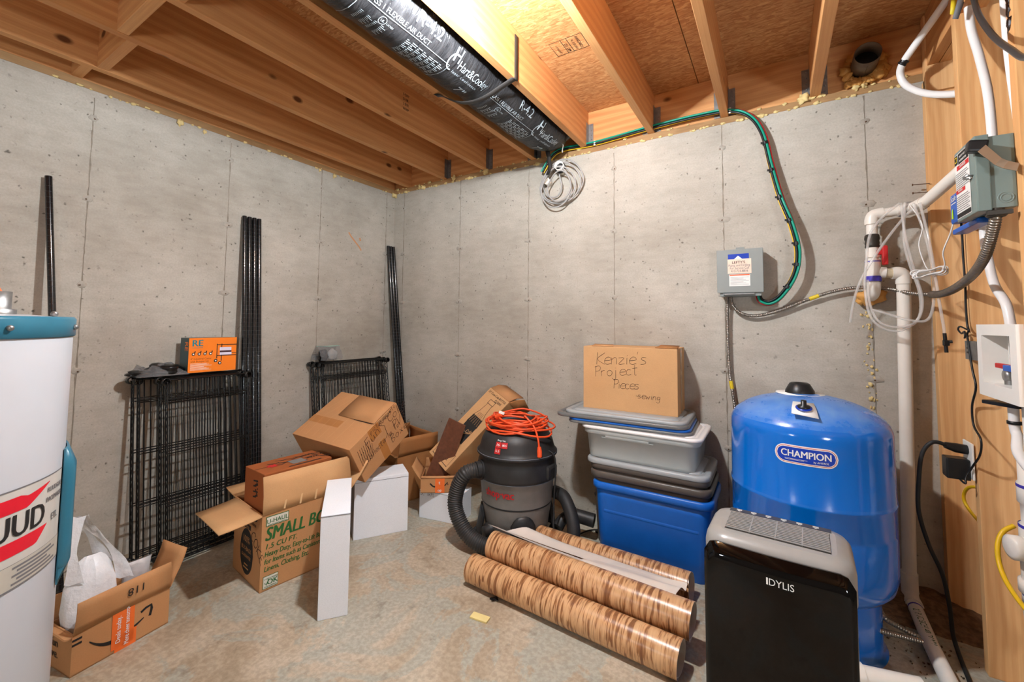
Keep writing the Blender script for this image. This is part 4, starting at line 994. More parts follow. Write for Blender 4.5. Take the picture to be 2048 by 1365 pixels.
# wire bundle
BUNDLE = [(1.471, -.05, 2.194), (1.538, -.035, 2.299), (1.623, -.02, 2.334), (1.832, -.02, 2.326), (2.179, -.03, 2.340), (2.453, -.03, 2.345), (2.603, -.035, 2.330), (2.696, -.04, 2.273), (2.751, -.05, 2.162), (2.783, -.06, 1.989), (2.819, -.08, 1.811), (2.863, -.09, 1.665), (2.886, -.09, 1.528), (2.868, -.085, 1.415), (2.812, -.075, 1.320), (2.765, -.065, 1.287), (2.727, -.06, 1.300), (2.718, -.055, 1.33)]
t = thing('cable_bundle', 'green black red and yellow wire bundle swooping down to the grey control box', 'cable', (2.718, -.055, 1.33))
sp = smooth_path(BUNDLE, 6)
for k, (nm, m, r, s_, d_) in enumerate((('green_wire', 'wire_green', .0062, .006, .006), ('black_wire', 'wire_black', .006, -.0055, .005), ('red_wire', 'wire_red', .0042, .012, -.002), ('yellow_wire', 'wire_yellow', .0038, -.0085, -.006), ('black_wire', 'wire_black', .0052, 0, -.004))):
    P = []
    for i, p in enumerate(sp):
        tn = (sp[min(i+1, len(sp)-1)]-sp[max(i-1, 0)]).normalized(); sd = Vector((-tn.z, 0, tn.x)).normalized()
        P.append(p+sd*(s_+.002*math.sin(i*.11+k))+Vector((0, -d_, 0)))
    wpart(nm, MB().tube(P, r, 8), m, t)
def near(k): return sp[int(k*6)]
for k in (8.4, 9.3, 10, 10.9, 11.7, 12.6, 13.6):
    i = int(k*6); d = (sp[i+1]-sp[i-1]).normalized(); wpart('cable_tie', MB().tube([sp[i]-d*.008, sp[i]+d*.008], .0145, 10).box(sp[i]+Vector((-.016, -.004, .002)), (.01, .01, .008)), 'wire_black', t)
for k in (3, 4, 6):
    p = sp[k*6]; wpart('staple', MB().box(p+Vector((0, -.004, 0)), (.012, .012, .03), None, .003), 'label_white', t)
# coil of grey cable on a pipe stub
t = thing('pipe_stub', 'short white conduit stub poking out of the wall inside the cable coil', 'pipe', (1.60, 0, 2.19))
wpart('stub', MB().lathe([(.027, 0), (.03, 0), (.03, .10), (.027, .10), (.025, .06), (.0, .06)], (1.60, 0, 2.195), 20, (.15, -1, .05), True, False), 'pvc', t)
wpart('stub', MB().lathe([(.02, 0), (.022, 0), (.022, .06), (.018, .06), (.016, .03), (0, .03)], (1.50, 0, 2.125), 16, (.1, -1, .05), True, False), 'pvc', t)
t = thing('cable_coil', 'loose coil of thin grey cable hanging from the conduit stub', 'cable', (1.60, -.09, 2.2))
rn = random.Random(2)
for i in range(5):
    cx = 1.575+rn.uniform(-.02, .03); cz = 2.085+rn.uniform(-.02, .03)-.006*i; rx = .165-.02*i+rn.uniform(-.01, .01); rz = .15-.012*i+rn.uniform(-.015, .015); P = []
    for k in range(20):
        a = 2*PI*k/20; top = max(0, math.sin(a)); P.append((cx+rx*math.cos(a)*(1-.22*top)+.02*top, -.03-.012*i*.8-.03*top, cz+rz*math.sin(a)+.0*top))
    wpart('loop', MB().tube(smooth_path(P, 3, True), .0048, 7, False, True), 'wire_grey', t)
wpart('loop', MB().tube(smooth_path([(1.59, -.07, 2.21), (1.60, -.05, 2.14), (1.61, -.04, 2.07), (1.57, -.03, 2.02), (1.50, -.03, 2.03), (1.47, -.03, 2.1), (1.5, -.04, 2.16), (1.585, -.07, 2.22)], 5), .0048, 7), 'wire_grey', t)
wpart('cable_tie', MB().lathe([(.033, -.01), (.037, -.01), (.037, .01), (.033, .01)], (1.607, -.06, 2.197), 16, (.15, -1, .05)), 'wire_black', t)
# flexible metal conduit
def conduit(name, label, pts, r=.0085, tags=()):
    sp = smooth_path(pts, 6); P, R = ribbed(sp, r*.80, r*1.1, .0085); t = thing(name, label, 'conduit', pts[0])
    wpart('armour', MB().tube(P, R, 10), 'conduit_steel', t)
    for k in tags:
        i = int(k*(len(P)-1)); wpart('tape_tag', MB().tube(P[i-10:i+10], r*1.1, 10), 'yellow_tag', t)
    return t
conduit('metal_conduit', 'thin flexible steel conduit dropping from the control box behind the tank', [(2.574, -.05, 1.325), (2.571, -.035, 1.202), (2.572, -.03, 1.044), (2.577, -.03, .913), (2.593, -.03, .785), (2.607, -.035, .634), (2.625, -.04, .5), (2.68, -.05, .3), (2.78, -.07, .12), (2.86, -.12, .03)], .0085, (.34,))
conduit('metal_conduit', 'flexible steel conduit sagging along the wall from the control box to the pipes', [(2.591, -.055, 1.322), (2.599, -.04, 1.275), (2.641, -.03, 1.233), (2.709, -.03, 1.223), (2.807, -.03, 1.25), (2.911, -.03, 1.296), (3.01, -.035, 1.334), (3.104, -.04, 1.352), (3.206, -.06, 1.344), (3.28, -.13, 1.315), (3.335, -.22, 1.302)], .0085, (.48,))
conduit('metal_conduit', 'thicker steel conduit curving up to the disconnect switch', [(3.325, -.2, 1.304), (3.33, -.3, 1.300), (3.335, -.43, 1.312), (3.340, -.57, 1.345), (3.338, -.68, 1.39), (3.335, -.745, 1.445), (3.332, -.785, 1.485), (3.33, -.80, 1.51)], .013)
conduit('metal_conduit', 'silver flexible hose running from the tank base to the floor pipe', [(3.0, -.56, .115), (3.025, -.547, .11), (3.075, -.527, .1), (3.134, -.493, .085), (3.20, -.455, .068)], .0095)
conduit('metal_conduit', 'dark flexible conduit lying in the shade beside the tank base', [(3.09, -.40, .13), (3.098, -.457, .115), (3.131, -.439, .09), (3.20, -.42, .06)], .0085)
# white plastic pipe tree
t = thing('pipe_tree', 'white plastic pipe tree with a red valve in front of the concrete wall', 'pipe', (3.165, -.1, 1.3))
def pipe(pts, r=.0205, nm='pipe', m='pvc', k=6): return wpart(nm, MB().tube(smooth_path(pts, k), r, 16), m, t)
def sock(a, b, r=.026): return wpart('fitting', MB().tube([a, b], r, 18), 'pvc', t)
pipe([(3.40, -.335, 1.77), (3.335, -.18, 1.70), (3.32, -.145, 1.69)], .0225); pipe([(3.325, -.155, 1.692), (3.30, -.115, 1.682), (3.27, -.1, 1.68)], .026, 'elbow')
pipe([(3.30, -.105, 1.682), (3.17, -.095, 1.675)], .0205); pipe([(3.205, -.095, 1.677), (3.175, -.095, 1.672), (3.165, -.095, 1.655), (3.164, -.095, 1.63)], .026, 'elbow')
sock((3.278, -.1, 1.682), (3.25, -.098, 1.68))
pipe([(3.164, -.095, 1.65), (3.162, -.095, 1.36)], .0205); sock((3.163, -.095, 1.58), (3.163, -.095, 1.545), .025)
wpart('check_valve', MB().lathe([(.022, 0), (.027, .004), (.025, .012), (.027, .02), (.025, .03), (.028, .04), (.026, .055), (.022, .06)], (3.163, -.095, 1.525), 18), 'steel_dark', t)
sock((3.163, -.095, 1.52), (3.163, -.095, 1.48), .026)
wpart('valve_handle', MB().box((3.20, -.12, 1.485), (.02, .022, .085), None, .005).box((3.185, -.11, 1.50), (.03, .02, .02), None, .004), 'ink_red', t)
sock((3.162, -.095, 1.47), (3.162, -.095, 1.375), .028); pipe([(3.165, -.095, 1.415), (3.255, -.095, 1.405)], .0205); sock((3.185, -.095, 1.413), (3.205, -.095, 1.411), .0245)
pipe([(3.225, -.092, 1.408), (3.25, -.09, 1.407), (3.262, -.088, 1.395), (3.264, -.086, 1.36)], .027, 'elbow')
pipe([(3.163, -.095, 1.37), (3.162, -.09, 1.335), (3.16, -.06, 1.315), (3.16, -.005, 1.312)], .0255, 'elbow')
wpart('primer_stain', MB().lathe([(.0285, -.012), (.0288, 0), (.0285, .012)], (3.162, -.095, 1.385), 18, None, True, False), 'primer', t)
wpart('primer_stain', MB().lathe([(.0285, -.002), (.0288, 0), (.0285, .002)], (3.162, -.095, 1.462), 18, None, True, False), 'primer', t)
wpart('glue_ring', MB().lathe([(.0207, -.01), (.021, 0), (.0207, .01)], (3.225, -.095, 1.678), 16, (1, 0, .03), True, False), 'glue_pipe', t)
wpart('glue_ring', MB().lathe([(.0207, -.012), (.0212, 0), (.0207, .012)], (3.217, -.095, 1.409), 16, (1, 0, -.08), True, False), 'glue_pipe', t)
wpart('wire_wrap', MB().tube([(3.268+.016*math.sin(i*.9)+.0012*i*.3, -.1+.03*math.cos(i*.9), 1.682+.03*math.sin(i*.9)) for i in range(42)], .003, 6), 'wire_grey', t)
b = MB(); b.blob((3.16, -.03, 1.31), .046, 4, 8, .3, (1.1, .8, .8)); b.blob((3.13, -.03, 1.305), .025, 9, 6, .3); lone('foam_collar', b, 'foam_dark', 'yellow spray foam collar where the pipe enters the wall', 'foam', (3.16, 0, 1.31))
# tall drain riser
t = thing('drain_pipe', 'tall white drain pipe running down the wall and out across the floor', 'pipe', (3.245, -.06, 0))
wpart('riser', MB().tube([(3.264, -.086, 1.38), (3.246, -.062, .1)], .0242, 18), 'pvc', t)
wpart('elbow', MB().tube(smooth_path([(3.246, -.062, .13), (3.246, -.062, .06), (3.246, -.085, .034), (3.245, -.14, .031)], 6), .029, 18), 'pvc', t)
wpart('floor_run', MB().tube([(3.245, -.12, .031), (3.236, -.40, .03), (3.238, -.75, .028)], .0242, 18), 'pvc', t)
fl = lambda u, v: Vector((3.2405-.0005, -.2-u*1.0, .03))+Vector((-.0246*math.cos(PI/2+v/.0242)*1.0, 0, .0246*math.sin(PI/2+v/.0242)))
b = MB(); ptext(b, '2" PVC SCH 40 DWV', .028, fl, .0, -.014, .01, 0, .9); wpart('printed_text', b, 'ink_green', t)
wpart('primer_stain', MB().tube([(3.244, -.155, .0312), (3.2435, -.165, .0312)], .0246, 18, False), 'primer', t)
lone('floor_pipe', MB().tube([(2.96, -.73, .045), (3.15, -.684, .045)], .03, 18).tube([(2.96, -.73, .045), (3.0, -.72, .045)], .036, 18), 'pvc', 'short white pipe on the floor beside the dehumidifier', 'pipe', (2.96, -.73, 0))
# clear tubing
TUBES = [[(3.308, -.16, 1.68), (3.271, -.16, 1.65), (3.211, -.17, 1.565), (3.15, -.17, 1.462), (3.11, -.16, 1.377), (3.087, -.13, 1.291), (3.074, -.10, 1.191)],
 [(3.248, -.16, 1.70), (3.19, -.16, 1.646), (3.145, -.17, 1.572), (3.13, -.17, 1.463), (3.121, -.17, 1.332), (3.142, -.17, 1.202), (3.214, -.17, 1.154), (3.286, -.17, 1.202), (3.297, -.17, 1.305), (3.27, -.17, 1.432), (3.255, -.17, 1.539), (3.265, -.16, 1.70)],
 [(3.255, -.15, 1.70), (3.257, -.18, 1.558), (3.28, -.18, 1.409), (3.301, -.18, 1.284), (3.283, -.18, 1.202), (3.228, -.18, 1.171), (3.165, -.18, 1.191), (3.136, -.17, 1.267), (3.132, -.16, 1.376)],
 [(3.289, -.17, 1.69), (3.314, -.2, 1.549), (3.331, -.2, 1.404), (3.331, -.2, 1.282), (3.309, -.2, 1.202), (3.249, -.2, 1.202), (3.189, -.19, 1.227), (3.142, -.18, 1.245)],
 [(3.305, -.19, 1.685), (3.32, -.22, 1.524), (3.33, -.24, 1.36), (3.333, -.26, 1.26), (3.338, -.27, 1.182), (3.34, -.27, 1.147)]]
t = thing('clear_tubing', 'tangle of thin clear plastic tubing draped over the white pipes', 'tubing', (3.265, -.16, 1.70))
for P in TUBES: wpart('tube', MB().tube(smooth_path(P, 7), .0052, 8), 'tube_clear', t)
wpart('tube_valve', MB().tube([(3.34, -.27, 1.15), (3.343, -.27, 1.075)], .006, 8).box((3.343, -.27, 1.112), (.018, .016, .022), None, .003).tube([(3.343, -.27, 1.115), (3.36, -.275, 1.118)], .006, 8), 'black_plastic', t)
# white wire hank
t = thing('wire_hank', 'small tied hank of white wire in front of the stud', 'wire', (3.32, -.22, 1.39))
for i in range(6):
    P = []
    for k in range(14):
        a = 2*PI*k/14; P.append((3.312+(.055-.003*i)*math.cos(a)+.003*math.sin(i*2), -.235-.004*i, 1.390+(.016+.004*math.sin(i*1.9))*math.sin(a)*(.35+abs(math.cos(a)))+.010*math.cos(a)*math.sin(i)+.004*i*math.cos(a)))
    wpart('loop', MB().tube(smooth_path(P, 3, True), .0022, 6, False, True), 'wire_white', t)
wpart('lead', MB().tube(smooth_path([(3.282, -.15, 1.69), (3.307, -.2, 1.591), (3.294, -.2, 1.509), (3.305, -.22, 1.424), (3.321, -.22, 1.392)], 6), .002, 6), 'wire_white', t)
wpart('lead', MB().tube(smooth_path([(3.356, -.40, 1.597), (3.35, -.35, 1.525), (3.340, -.3, 1.462), (3.35, -.27, 1.415), (3.343, -.24, 1.383)], 6), .0025, 6), 'wire_white', t)
# blue water treatment gadget on the second stud
t = thing('descaler', 'blue plastic electronic water gadget half hidden behind the disconnect switch', 'gadget', (3.352, -.5, 1.55))
wpart('case', MB().box((3.352, -.50, 1.595), (.034, .17, .105), None, .008), 'gadget_blue', t)
wpart('clip', MB().box((3.338, -.595, 1.502), (.04, .21, .018), None, .006), 'gadget_blue', t)
f = plane((3.3345, -.42, 1.54), (0, -1, 0), (0, 0, 1), .0008); b = MB(); ptext(b, 'Scale', .028, f, .012, .08, .008, 0, .9); prect(b, .012, .07, .06, .073, f); wpart('lettering', b, 'ink_white', t)
b = MB(); ppoly(b, [(.012, .02), (.03, .018), (.028, .055), (.016, .05)], f); wpart('lime_mark', b, 'lime', t)
# disconnect switch
t = thing('disconnect_switch', 'grey-green safety switch box with a side lever on the studs', 'electrical box', (3.33, -.737, 1.51))
wpart('housing', MB().span((3.318, -.812, 1.512), (3.369, -.662, 1.722), .002), 'disc_grey', t)
wpart('cover', MB().span((3.288, -.818, 1.506), (3.318, -.658, 1.728), .003), 'disc_grey', t)
f = plane((3.288, -.66, 1.508), (0, -1, 0), (0, 0, 1), .0008); f2 = plane((3.288, -.66, 1.508), (0, -1, 0), (0, 0, 1), .0014); f3 = plane((3.288, -.66, 1.508), (0, -1, 0), (0, 0, 1), .002)
b = MB(); prect(b, .004, .006, .118, .21, f); wpart('label', b, 'label_white', t)
b = MB(); prect(b, .034, .175, .116, .208, f2); prect(b, .004, .178, .03, .208, f2); prect(b, .006, .008, .116, .022, f2); wpart('label_band', b, 'ink_black', t)
b = MB(); prect(b, .02, .158, .116, .172, f2); prect(b, .006, .085, .08, .097, f2); wpart('label_band', b, 'ink_red', t)
b = MB()
for i in range(8): prect(b, .008, .1+.0065*i, .112-.01*(i % 3), .1022+.0065*i, f2)
for i in range(8): prect(b, .008, .027+.0065*i, .112-.012*(i % 2), .0292+.0065*i, f2)
tag(wpart('fine_print', b, 'ink_grey_text', t), kind='stuff')
b = MB(); prect(b, .009, .185, .025, .203, f3); wpart('emblem', b, 'yellow_tag', t)
b = MB(); prect(b, .012, .1885, .022, .1995, plane((3.288, -.66, 1.508), (0, -1, 0), (0, 0, 1), .0026)); prect(b, .0145, .191, .0195, .197, plane((3.288, -.66, 1.508), (0, -1, 0), (0, 0, 1), .003)); wpart('emblem_square', b, 'ink_black', t)
b = MB(); ptext(b, 'DANGER', .012, f3, .07, .161, .01, 0, 1, 'c'); ptext(b, 'PELIGRO', .009, f3, .043, .088, .01, 0, 1, 'c'); ptext(b, 'SAFETY SWITCH', .009, f3, .075, .193, .005, 0, .9, 'c'); ptext(b, 'INTERRUPTOR', .009, f3, .075, .18, .005, 0, .9, 'c'); wpart('label_lettering', b, 'label_white', t)
wpart('lever_hub', MB().box((3.288, -.833, 1.69), (.042, .03, .034), Euler((0, math.radians(10), 0)), .006), 'black_plastic', t)
b = MB(); sd = lambda x, z, y: (x, y, z)
b.sheet([[(3.302, -.845, 1.688), (3.286, -.845, 1.672)], [(3.331, -.848, 1.642), (3.317, -.848, 1.626)], [(3.338, -.868, 1.626), (3.326, -.868, 1.608)], [(3.356, -.870, 1.616), (3.350, -.870, 1.596)]], .003, False)
wpart('lever', b, 'nickel', t)
wpart('hasp', MB().lathe([(.007, -.0015), (.013, -.0015), (.013, .0015), (.007, .0015), (.007, -.0015)], (3.281, -.79, 1.615), 16, (0, .25, 1), False, False), 'steel_galv', t)
wpart('knockout', MB().lathe([(.014, 0), (.0155, .0015), (.017, 0)], (3.347, -.812, 1.54), 24, (0, -1, 0), True, False).lathe([(.009, 0), (.010, .0015), (.011, 0)], (3.347, -.812, 1.54), 24, (0, -1, 0), True, False), 'disc_grey', t)
wpart('conduit_clamp', MB().lathe([(.018, 0), (.022, .004), (.022, .012), (.016, .016), (.016, .024)], (3.33, -.80, 1.488), 16).box((3.33, -.82, 1.497), (.05, .012, .012)), 'steel_dark', t)
# water pipes on the studs
def pex(label, pts, r=.0125, nm='water_pipe', m='pex', k=7): return lone(nm, MB().tube(smooth_path(pts, k), r, 14), m, label, 'pipe', pts[0])
t = thing('water_pipe', 'white flexible water pipe making a U bend under the joists', 'pipe', (3.40, -.28, 2.07))
wpart('tube', MB().tube(smooth_path([(3.38, -.35, 2.438), (3.334, -.30, 2.375), (3.299, -.25, 2.33), (3.269, -.2, 2.287), (3.267, -.17, 2.254), (3.283, -.17, 2.205), (3.319, -.2, 2.15), (3.361, -.24, 2.108), (3.415, -.30, 2.072), (3.44, -.385, 2.068)], 7), .0135, 14), 'pex', t)
wpart('pipe_clip', MB().lathe([(.014, -.012), (.0165, -.012), (.0165, -.006), (.0145, -.002), (.0165, .004), (.0165, .01), (.014, .01)], (3.272, -.205, 2.292), 16, (.6, -.45, .66), True, False), 'wire_black', t)
pex('white water pipe running down the stud into the back of the disconnect switch', [(3.40, -.45, 2.44), (3.40, -.455, 2.256), (3.41, -.479, 2.121), (3.41, -.529, 1.971), (3.41, -.545, 1.828), (3.41, -.545, 1.66)])
pex('white water pipe curving from behind the switch down to the outlet box', [(3.41, -.445, 1.64), (3.41, -.443, 1.551), (3.41, -.443, 1.479), (3.41, -.462, 1.405), (3.41, -.50, 1.315), (3.41, -.575, 1.247), (3.41, -.60, 1.17)], .0125)
pex('white water pipe rising at the far right edge past the tarred stud', [(3.42, -.65, 2.35), (3.42, -.652, 2.102), (3.42, -.661, 1.984), (3.42, -.679, 1.864), (3.42, -.70, 1.74)], .0105)
pex('thick dark grey cable drooping across the top of the studs', [(3.36, -.55, 2.42), (3.36, -.621, 2.263), (3.34, -.726, 2.134), (3.33, -.839, 2.005), (3.32, -.963, 1.896), (3.32, -1.056, 1.822), (3.33, -1.2, 1.8)], .0075, 'cable', 'appliance_dark')
mat('tar', (36, 20, 14), .25, var=.5, scale=60, bump=.6); b = MB()
for i in range(9): b.blob((3.372, -.822+.004*math.sin(i), 2.32-.035*i), .019, i, 5, .4, (.35, .8, 1.2))
lone('tar_smear', b, 'tar', 'dark sticky tar smear on the stud at the top right edge', 'stain', (3.37, -.82, 2.2))
t = thing('tape_strip', 'yellow and grey tape strips hanging beside the top of the second stud', 'tape', (3.365, -.47, 2.35))
wpart('yellow_tape', MB().sheet([[(3.352, -.47, 2.36), (3.366, -.47, 2.36)], [(3.346, -.47, 2.30), (3.36, -.47, 2.295)]], .001), 'yellow_tag', t)
wpart('grey_tape', MB().sheet([[(3.37, -.49, 2.37), (3.392, -.49, 2.365)], [(3.345, -.495, 2.268), (3.36, -.495, 2.262)]], .001), 'ink_grey_text', t)
# washing machine outlet box
t = thing('outlet_box', 'white recessed washer outlet box with red and blue valve levers', 'outlet box', (3.36, -.68, .955))
y0, y1, z0, z1 = -.805, -.535, .955, 1.182; iy0, iy1, iz0, iz1 = -.765, -.57, .998, 1.148
wpart('frame', MB().span((3.352, y0, iz1), (3.368, y1, z1)).span((3.352, y0, z0), (3.368, y1, iz0)).span((3.352, y0, iz0), (3.368, iy0, iz1)).span((3.352, iy1, iz0), (3.368, y1, iz1)), 'plate_white', t)
wpart('well', MB().span((3.44, iy0-.004, iz0-.004), (3.444, iy1+.004, iz1+.004)).span((3.368, iy0-.004, iz0-.004), (3.44, iy0, iz1+.004)).span((3.368, iy1, iz0-.004), (3.44, iy1+.004, iz1+.004)).span((3.368, iy0, iz0-.004), (3.44, iy1, iz0)).span((3.368, iy0, iz1), (3.44, iy1, iz1+.004)), 'plate_white', t)
wpart('divider', MB().span((3.39, -.64, iz0), (3.436, -.634, iz1)), 'plate_white', t)
wpart('red_lever', MB().box((3.378, -.635, 1.054), (.012, .085, .015), None, .003), 'ink_red', t)
wpart('blue_lever', MB().box((3.37, -.70, 1.052), (.012, .055, .018), None, .003), 'gadget_blue', t)
for y in (-.635, -.695): wpart('valve', MB().lathe([(.0, .0), (.016, .0), (.018, .008), (.014, .02), (.017, .03), (.012, .045)], (3.378, y, 1.026), 14, (1, 0, 0)).tube([(3.39, y, .998), (3.39, y, 1.045)], .012, 12), 'steel_galv', t)
wpart('bracket', MB().span((3.362, -.535, 1.06), (3.366, -.39, 1.125)), 'steel_galv', t)
for z in (1.085, 1.1): wpart('screw', MB().blob((3.361, -.42, z), .004, 1, 4, 0), 'steel_dark', t)
# duplex outlet with its plugs
t = thing('wall_outlet', 'white wall outlet plate on a metal box at the side of the second stud', 'outlet', (3.362, -.40, .64))
wpart('plate', MB().box((3.362, -.372, .702), (.006, .085, .125), None, .002), 'plate_white', t)
wpart('metal_box', MB().box((3.39, -.36, .702), (.05, .055, .1)), 'steel_galv', t)
t = thing('power_adapter', 'black plug-in power adapter on the wall outlet', 'adapter', (3.33, -.372, .65))
wpart('case', MB().box((3.328, -.372, .668), (.062, .055, .072), None, .005), 'black_plastic', t)
wpart('lead', MB().tube(smooth_path([(3.33, -.40, .634), (3.335, -.43, .63), (3.34, -.42, .65), (3.356, -.425, .69), (3.36, -.481, .745), (3.36, -.496, .798), (3.36, -.44, .835), (3.36, -.435, .9), (3.36, -.477, .969), (3.36, -.455, 1.026), (3.36, -.43, 1.118), (3.36, -.425, 1.15), (3.36, -.442, 1.161), (3.36, -.43, 1.182), (3.36, -.425, 1.254), (3.36, -.43, 1.314), (3.36, -.425, 1.419), (3.36, -.425, 1.495), (3.355, -.44, 1.55)], 6), .0032, 6), 'wire_black', t)
wpart('knot', MB().tube(smooth_path([(3.358, -.43, 1.165), (3.35, -.40, 1.175), (3.352, -.37, 1.165), (3.355, -.39, 1.15), (3.352, -.43, 1.158), (3.35, -.44, 1.14), (3.354, -.42, 1.135)], 5), .003, 6), 'wire_black', t)
t = thing('appliance_cable', 'thick black appliance cable dropping from the wall outlet to the floor', 'cable', (3.28, -.45, 0))
wpart('plug', MB().tube([(3.36, -.372, .735), (3.33, -.374, .738), (3.30, -.378, .745)], [.017, .017, .011], 10), 'black_plastic', t)
wpart('cable', MB().tube(smooth_path([(3.305, -.377, .744), (3.265, -.39, .752), (3.235, -.39, .705), (3.225, -.38, .605), (3.225, -.36, .487), (3.255, -.33, .36), (3.295, -.30, .25), (3.315, -.28, .13), (3.318, -.29, .04), (3.315, -.36, .009), (3.299, -.54, .009), (3.28, -.75, .009)], 8), .0068, 9), 'black_rubber', t)
# yellow house wiring
lone('house_cable', MB().tube(smooth_path([(3.45, -.42, .60), (3.43, -.30, .585), (3.41, -.187, .557), (3.405, -.134, .501), (3.415, -.16, .457), (3.43, -.30, .43), (3.45, -.42, .42)], 7), .006, 8), 'wire_yellow', 'yellow cable loop between the two studs', 'cable', (3.41, -.2, .5))
lone('house_cable', MB().tube(smooth_path([(3.40, -.575, .56), (3.372, -.585, .538), (3.355, -.60, .499), (3.35, -.625, .448), (3.352, -.68, .412), (3.36, -.77, .39), (3.38, -.9, .37)], 7), .0065, 8), 'wire_yellow', 'flat yellow cable curving over the white drain fittings', 'cable', (3.37, -.6, .5))
# drain fittings at the right edge
t = thing('drain_fitting', 'white drain trap fittings with purple primer smears at the right edge', 'pipe', (3.44, -.75, .2))
DX, DY = 3.432, -.665
wpart('stack', MB().lathe([(.03, .95), (.03, .78), (.046, .775), (.046, .72), (.05, .715), (.05, .66), (.044, .655), (.044, .6), (.05, .595), (.05, .54), (.044, .535)], (DX, DY, 0), 24), 'pvc', t)
wpart('trap', MB().tube(smooth_path([(DX, DY, .56), (DX, DY, .45), (DX, DY, .36), (DX+.005, DY-.01, .29), (DX+.03, DY-.06, .25), (DX+.05, DY-.12, .26)], 6), .05, 20), 'pvc', t)
for z in (.50, .40): wpart('coupling', MB().lathe([(.05, 0), (.057, .003), (.057, .035), (.05, .038)], (DX, DY, z), 24), 'pvc', t)
for z in (.708, .592, .398): wpart('primer_stain', MB().lathe([(.0504, -.004), (.0506, 0), (.0504, .005)], (DX, DY, z), 24, None, True, False), 'primer', t)
wpart('clean_out', MB().lathe([(.03, 0), (.034, .006), (.034, .03), (.024, .034), (0, .036)], (DX-.045, DY-.01, .53), 20, (-1, -.25, 0)), 'pvc', t)
t = thing('pipe_branch', 'thin white pipes with black clamps joining under the outlet box', 'pipe', (3.40, -.6, .95))
wpart('tube', MB().tube(smooth_path([(3.405, -.60, .96), (3.405, -.60, .87), (3.405, -.615, .84), (3.39, -.66, .80), (3.39, -.74, .765)], 5), .0125, 12), 'pex', t)
for z, in ((.935,), (.88,)): wpart('clamp', MB().lathe([(.012, -.005), (.016, -.005), (.016, .005), (.012, .005)], (3.405, -.60, z), 14), 'wire_black', t)
wpart('wall_clip', MB().box((3.395, -.60, .935), (.06, .1, .012), Euler((0, 0, .5)), .003), 'wire_black', t)
# nails in the first stud
for i, z in enumerate((1.797, 1.76)): lone('nail', MB().tube([(3.37, -.05, z), (3.315, -.052, z+.002)], .0018, 6).tube([(3.316, -.052, z+.002), (3.313, -.052, z+.002)], .005, 8), 'rust', ('upper' if i == 0 else 'lower')+' rusty nail sticking out of the stud by the concrete wall', 'nail', (3.37, -.05, z))
# ================================================================== left side: water heater, posts, wire shelves
mat('heater_white', (184, 186, 190), .3, var=.015); mat('heater_teal', (46, 108, 130), .3, var=.06); mat('heater_label', (196, 192, 184), .4); mat('label_tan', (184, 178, 165), .45)
mat('post_black', (20, 20, 22), .22, var=.2, coat=.5); mat('shelf_black', (18, 17, 17), .28, var=.1); mat('tag_orange', (240, 120, 70), .5)
HX, HY, HR = 1.32, -2.50, .27
t = thing('water_heater', 'white cylindrical water heater with a teal top rim at the left edge', 'water heater', (HX, HY, 0))
wpart('jacket', MB().lathe([(.262, .0), (HR, .02), (HR, 1.13), (.266, 1.138)], (HX, HY, 0), 96), 'heater_white', t)
wpart('cap_rim', MB().lathe([(HR+.002, 1.132), (HR+.004, 1.134), (HR+.004, 1.17), (HR, 1.176), (HR-.004, 1.176)], (HX, HY, 0), 96, None, True, False), 'heater_teal', t)
wpart('top_plate', MB().lathe([(HR-.003, 1.174), (.2, 1.180), (0, 1.182)], (HX, HY, 0), 64), 'heater_white', t)
for a in (68, 30, 110): wpart('rim_screw', MB().blob((HX+(HR+.006)*math.cos(math.radians(a)), HY+(HR+.006)*math.sin(math.radians(a)), 1.153), .006, 1, 5, 0), 'steel_galv', t)
for a in (70,): wpart('rim_screw', MB().blob((HX+(HR-.03)*math.cos(math.radians(a)), HY+(HR-.03)*math.sin(math.radians(a)), 1.182), .007, 1, 5, 0), 'steel_galv', t)
wpart('pipe_nipple', MB().lathe([(.03, 0), (.03, .012), (.022, .014), (.022, .05)], (1.40, -2.36, 1.178), 20), 'steel_galv', t)
wpart('hang_tag', MB().sheet([[(1.38, -2.368, 1.255), (1.385, -2.364, 1.255)], [(1.375, -2.372, 1.23), (1.392, -2.35, 1.225)], [(1.37, -2.378, 1.195), (1.397, -2.338, 1.19)]], .001), 'tag_orange', t)
f = cyl(HX, HY, HR, 0, 0, .0012); R_ = math.radians
def arc(b, a0, a1, z0, z1, lift): 
    g = cyl(HX, HY, HR, 0, 0, lift); n = 24; us = [HR*R_(a0+(a1-a0)*i/n) for i in range(n+1)]; pstrip(b, us, lambda u: z0, lambda u: z1, g)
b = MB(); arc(b, 2, 66.5, .655, .842, .0012); wpart('label', b, 'heater_label', t)
b = MB(); arc(b, 2, 66.5, .655, .70, .0018); wpart('label_band', b, 'label_tan', t)
b = MB(); arc(b, 2, 66.6, .841, .8435, .002); arc(b, 2, 66.6, .653, .6555, .002); arc(b, 2, 66.6, .70, .7008, .002); wpart('label_rule', b, 'ink_grey_text', t)
g = cyl(HX, HY, HR, R_(36.5), .772, .002); b = MB()
us = [-.085+.17*i/24 for i in range(25)]
tp = lambda u: .027+.03*max(0, (u-.03)/.055); hp = lambda u: .028*min(1, (u+.085)/.03)*max(.06, min(1, (.09-u)/.075))
pstrip(b, us, tp, lambda u: tp(u)+hp(u), g); pstrip(b, us, lambda u: -tp(-u)-hp(-u), lambda u: -tp(-u), g)
wpart('emblem', b, 'ink_red_flat', t)
b = MB(); ptext(b, 'RUUD', .062, g, .004, -.021, .022, 0, .84, 'c'); wpart('brand_lettering', b, 'ink_black', t)
